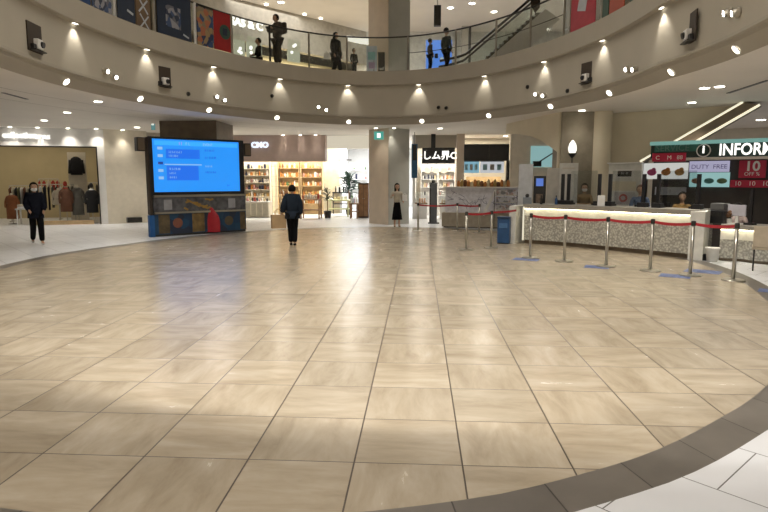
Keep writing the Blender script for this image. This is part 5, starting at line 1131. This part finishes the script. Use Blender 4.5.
def plant(p, label, h, m, n=26, r=.45, pot=None, name='potted_plant'):
    e = empty(name, (p[0], p[1], p[2] if len(p) > 2 else 0), 0, label, 'plant'); MB().lathe([(.12, 0), (.17, .3), (.15, .3), (.13, .26)], n=18).build('pot', pot or M['dark'], e, True); MB().cyl((0, 0, .25), (0, 0, h * .75), .02).build('stem', M['wood'], e)
    mb = MB()
    for i in range(n):
        a = random.uniform(0, 6.28); el = random.uniform(-.2, 1.3); L = r * random.uniform(.6, 1); b = Vector((0, 0, h * random.uniform(.5, .85))); d = Vector((math.cos(a) * math.cos(el), math.sin(a) * math.cos(el), math.sin(el))); s = Vector((-math.sin(a), math.cos(a), 0)) * L * .13
        t1 = b + d * L * .5; t2 = b + d * L + Vector((0, 0, -.15 * L)); mb.poly([b, t1 + s, t2, t1 - s])
    mb.build('foliage', m, e)
# ================================================================== BRIGHT SHOP IN THE MIDDLE
plant((inx(349, 26.4), 26.4), 'dark green bushy plant in the middle of the bright shop', 2.0, mat('leaf_dark', (.02, .05, .035), .5), 60, .7)
plant((inx(327.5, 24.0), 24.0), 'small plant at the left side of the bright shop entrance', 1.35, mat('leaf_olive', (.06, .07, .03), .5), 40, .4)
x0, x1 = table(328, 350, 25.2, .72, mat('table_lime', (.60, .62, .35), .5), 'pale yellow-green display table in the bright shop', .9); goods_row(x0 + .1, x1 - .1, 25.1, .72, 5, 'on the pale yellow-green table', .15, pal=[gc[3], gc[0]])
x0, x1 = table(333, 351, 27.5, 1.0, M['black'], 'black table farther inside the bright shop', .5); goods_row(x0 + .1, x1 - .1, 27.4, 1.0, 7, 'on the black table', .28, pal=[gc[4], gc[7], gc[3]])
e = empty('wooden_cabinet', (inx(363.5, 24.2), 24.4, 0), 0, 'dark wooden cabinet beside the square pillar', 'cabinet'); w_ = inx(368, 24.4) - inx(358, 24.4)
MB().box((0, 0, .72), (w_, .45, 1.44), bevel=.01).build('cabinet_body', mat('dark_wood', (.07, .03, .015), .5), e)
for s in (-1, 1): MB().box((s * w_ * .24, -.23, .72), (w_ * .44, .02, 1.3)).build('door', M['wood'], e); MB().sph((s * .03, -.25, .8), .015).build('knob', M['steel'], e)
x0, x1 = table(350, 358.5, 24.0, .62, M['wood'], 'small brown table left of the dark wooden cabinet', .5); goods_row(x0 + .03, x1 - .03, 23.9, .62, 4, 'on the small brown table', .3, pal=[gc[1], gc[3], gc[7], gc[0]])
shelf_unit(inx(327, 31), inx(344, 31), 31, [.6, 1.1, 1.6, 2.1], 'far left inside the bright shop', 7, M['white'], hmax=.3, pal=[gc[3], gc[3], gc[8], gc[5], gc[4]])
shelf_unit(inx(350, 31.5), inx(368, 31.5), 31.5, [.6, 1.1, 1.6, 2.1], 'far right inside the bright shop', 7, M['white'], hmax=.3, pal=[gc[3], gc[3], gc[8], gc[5], gc[4]])
for i, px in enumerate((334, 345, 357)):
    p = PY(px, 152, 28.0); e = empty('ceiling_lamp', (p.x, 28, ZC), 0, f'flat white panel lamp in the ceiling of the bright shop, {ords[i]} from the left', 'lamp', 'panel lamps of the bright shop'); MB().box((0, 0, -.03), (.75, .5, .06)).build('frame', M['white'], e); MB().box((0, 0, -.065), (.68, .44, .01)).build('diffuser', emis('panel_lamp%d' % i, (1, 1, 1), 2), e)
e = empty('pendant_beam', (PY(345, 160, 27)[0], 27, PY(345, 160, 27).z), 0, 'thin dark hanging beam in the bright shop', 'beam'); MB().box((0, 0, 0), (.6, .05, .05)).build('beam', M['dark'], e); MB().cyl((0, 0, .02), (0, 0, ZC - PY(345, 160, 27).z), .006).build('cord', M['dark'], e)
# ================================================================== SWEETS SHOP AND CAFE
e, w_, h_ = panelthing('hanging_sign', MW, (422, 148, 454.5, 163), M['black'], .25, .12, 'black hanging shop sign with large white characters', 'shop sign')
try: fnt = 'し ム 界 C'
except Exception: fnt = 'C'
t_ = text_mesh('sign_text', ':しム界C', .36, M['lettering'], (0, 0, 0), 0, None, .01, bold=.008); t_.parent = e; t_.location = (0, -.015, h_ * .27)
MB().box((-w_ * .16, .06, h_ + .28), (.17, .1, .56)).build('hanger_box', M['black'], e); MB().box((0, .0, -.02), (w_ * 1.02, .13, .03)).build('lower_rail', M['dark'], e)
for i, px in enumerate((427.5, 436, 444)):
    p = PY(px, 169.5, 24.2); e = empty('pendant_lamp', (p.x, 24.2, p.z), 0, f'round warm pendant lamp under the black sign, {ords[i]} from the left', 'lamp', 'warm pendant lamps in the sweets shop'); MB().sph((0, 0, 0), .15, n=16).build('globe', emis('globe_glow%d' % i, (1, .80, .55), 2.0), e, True); MB().cyl((0, 0, .1), (0, 0, ZC - p.z), .008).build('cord', M['dark'], e)
shelf_unit(inx(421, 25.8), inx(437, 25.8), 25.8, [.9, 1.25, 1.6, 1.95], 'at the left under the pendants', 8, M['white'], pal=[gc[3], gc[3], gc[8], gc[0], gc[4]])
shelf_unit(inx(438, 25.8), inx(454, 25.8), 25.8, [.9, 1.25, 1.6, 1.95], 'at the right under the pendants', 8, M['white'], pal=[gc[3], gc[3], gc[8], gc[0], gc[6]])
x0, x1 = inx(440, 24), inx(455, 24); e = empty('showcase', ((x0 + x1) / 2, 24, 0), 0, 'white glass-topped showcase right of the grey totem', 'showcase'); MB().box((0, 0, .3), (x1 - x0, .6, .6)).build('base_cabinet', M['white'], e); MB().box((0, 0, .85), (x1 - x0, .55, .5)).build('glass_box', M['acrylic'], e); MB().box((0, 0, .61), (x1 - x0 + .02, .62, .03)).build('shelf', M['wood'], e); MB().box((0, 0, 1.11), (x1 - x0 + .02, .57, .03)).build('lid', M['white'], e)
goods_row(x0 + .05, x1 - .05, 23.95, .63, 6, 'inside the right glass showcase', .2, pal=[gc[3], gc[0], gc[8]])
x0, x1 = inx(413, 24), inx(427, 24); e = empty('showcase', ((x0 + x1) / 2, 24, 0), 0, 'low white showcase left of the grey totem', 'showcase'); MB().box((0, 0, .3), (x1 - x0, .6, .6)).build('base_cabinet', M['white'], e); MB().box((0, 0, .62), (x1 - x0 + .02, .62, .03)).build('shelf', M['wood'], e); MB().box((0, 0, .85), (x1 - x0, .55, .42)).build('glass_box', M['acrylic'], e)
goods_row(x0 + .05, x1 - .05, 23.95, .64, 5, 'inside the left glass showcase', .2, pal=[gc[3], gc[0], gc[6]])
p = G(433.5, 223.5); e = empty('totem_sign', (p.x, p.y, 0), 0, 'dark grey upright totem standing on the floor right of the square pillar', 'totem'); hh = PY(433, 184, p.y).z; MB().box((0, 0, hh / 2 + .02), (.24, .14, hh), bevel=.02).build('totem_body', mat('totem_grey', (.07, .075, .08), .4), e); MB().box((-.13, 0, hh / 2), (.05, .16, hh)).build('black_edge', M['black'], e); MB().box((0, 0, .02), (.4, .3, .04)).build('base', M['black'], e); MB().sph((-.02, 0, hh + .08), .07, n=14).build('dark_knob', M['black'], e); MB().box((-.02, 0, hh + .03), (.3, .05, .03)).build('cross_bar', M['black'], e)
p = G(417, 224); e, w_, h_ = panelthing('hanging_flag', PL((-3, 22.2), (3, 22.2)), (411.5, 144, 417.5, 178), mat('flag_blue', (.04, .12, .22), .7), 0, .03, 'narrow dark blue hanging flag right of the square pillar', 'flag')
MB().box((0, -.005, h_ * .75), (w_ * .6, .01, h_ * .45)).build('print', M['black'], e); MB().cyl((0, .015, h_), (0, .015, ZC - PL((-3, 22.2), (3, 22.2)).uv(414, 178)[1]), .01).build('cord', M['dark'], e)
# cafe counter with a drawn white front
CC = PL((.99, 19.35), (3.3, 18.9))
def crect(x0, y0, x1, y1): return CC.rect(x0, y0, x1, y1)
a0, a1, z0, z1 = crect(445, 188, 519, 213); e = empty('cafe_counter', CC.w((a0 + a1) / 2, 0), CC.rz, 'cafe counter with a white sketched upper front and a tan base', 'counter')
adopt(CC.box(MB(), a0, a1, z0, z1, -.10, .12).build('white_front', mat('sketched_board', (.74, .74, .80), .5, var=.15, scale=9)), e)
adopt(CC.box(MB(), a0 - .1, a1, .04, z0, .0, .5).build('base_front', mat('cafe_base_tan', (.38, .33, .25), .5)), e); adopt(CC.box(MB(), a0 - .05, a1 - .05, 0, .05, -.08, .4).build('plinth', M['dark']), e); adopt(CC.box(MB(), a0 - .05, a1 + .05, z1, z1 + .04, .05, .45).build('worktop', M['white']), e)
sketch = mat('sketch_ink', (.22, .23, .32), .7)
for i in range(16):
    uu = a0 + (a1 - a0) * (.06 + .88 * i / 15); zz = z0 + (z1 - z0) * random.uniform(.25, .8)
    mb = MB(); s = random.uniform(.05, .13)
    for k in range(3): mb.box(CC.w(uu + random.uniform(-.05, .05), zz + random.uniform(-.08, .08), -.095), (s * 2, .012, .014), CC.rz, 0, random.uniform(-1.5, 1.5))
    o = mb.build('sketch_line', sketch); adopt(o, e)
for i, (px, t) in enumerate(((488, .35), (492, .35))): pass
a0_, a1_, z0_, z1_ = crect(485, 190, 495, 214); adopt(MB().box(CC.w((a0_ + a1_) / 2, (z0_ + z1_) / 2, .08), (.09, .03, .95), CC.rz, 0, .45).build('leaning_white_board', M['white']), e)
x0, x1 = CC.w(CC.uv(456, 187)[0], 0), CC.w(CC.uv(508, 187)[0], 0)
pal2 = [gc[6], gc[9], gc[2], gc[6], gc[0]]
n_ = 16
for i in range(n_):
    u = CC.uv(458 + 50 * i / (n_ - 1), 187)[0]; q = CC.w(u, z1 + .04, -.12); h = random.uniform(.14, .24)
    o = MB().lathe([(.05, 0), (.058, h * .3), (.055, h * .7), (.03, h)], n=10).build('snack_pack', pal2[i % 5], None, True, q); tag(o, ['orange', 'golden', 'brown', 'bright orange', 'cream'][i % 5] + ' snack pack in the ' + ['left', 'centre-left', 'centre-right', 'right'][i * 4 // n_] + ' of the row on the cafe counter', 'pack', 'snack packs on the cafe counter')
# awning, screens and cafe back
e, w_, h_ = panelthing('black_awning', MW, (463.5, 144.5, 508, 161), M['black'], .3, .35, 'large black canopy box over the cafe', 'canopy'); MB().box((0, -.01, h_ * .04), (w_, .03, h_ * .06)).build('lower_edge', M['dark'], e); MB().box((w_ * .06, -.006, .5 * h_), (.02, .012, h_)).build('panel_joint', M['dark'], e)
u0, u1, z0, z1 = MW.rect(505, 161, 509, 200); e = empty('side_frame', MW.w((u0 + u1) / 2, 0, .3), 0, 'black upright frame at the right side of the cafe', 'frame'); MB().box((0, .1, MW.uv(507, 161)[1] / 2), (u1 - u0, .2, MW.uv(507, 161)[1])).build('upright', M['black'], e)
for a_, b_, m_, w_ in ((463, 479, emis('menu_cyan', (.30, .6, .75), .9), 'cyan lit menu screen, left'), (480, 503.5, emis('menu_white', (.75, .78, .82), .9), 'white lit menu screen, right')):
    e, ww, hh = panelthing('menu_screen', MW, (a_, 161.5, b_, 173), m_, .12, .06, w_ + ' one under the black canopy', 'screen', 'menu screens under the black canopy'); MB().box((0, .03, hh + .02), (ww, .08, .06)).build('frame_rail', M['black'], e); 
    for q in range(3): MB().box(((-.3 + .3 * q) * ww, -.006, hh * .5), (ww * .18, .008, hh * .5)).build('picture', [mat('menu_pic', (.3, .5, .55)), mat('menu_pic2', (.45, .4, .35))][q % 2], e)
shelf_unit(inx(466, 25.2), inx(500, 25.2), 25.2, [.9, 1.3], 'behind the cafe counter', 12, M['ltwood'], h=1.7, pal=pal2)
sh = CC.w(CC.uv(505, 200)[0], 0, .35); 
for i, px in enumerate((498, 504, 510)):
    q = CC.w(CC.uv(px, 205)[0], 0, -.02)
e = empty('magazine_rack', CC.w(CC.uv(506, 205)[0], 0, .22), CC.rz, 'dark wire rack with leaflets leaning at the right of the cafe counter', 'rack')
for z in (.62, .85, 1.08): MB().box((0, 0, z), (.7, .1, .02)).build('shelf', M['steel'], e); MB().box((.0, .02, z + .09), (.6, .02, .16), rx=.2).build('leaflets', multi('leaflet_print_%d' % int(z * 100), [(.5, .5, .52), (.2, .2, .22), (.4, .3, .28), (.55, .55, .6)], 14), e)
for s in (-1, 1): MB().box((s * .35, 0, .6), (.02, .1, 1.2)).build('upright', M['dark'], e)
# a wall item at the left pilaster
e, w_, h_ = panelthing('base_box', PIL, (125.5, 217, 140, 222), M['dark'], .35, .2, 'low dark box on the floor at the foot of the cream wall beside the kiosk', 'box'); MB().box((0, .1, h_ + .01), (w_ * .9, .18, .02)).build('lid', M['steel'], e)
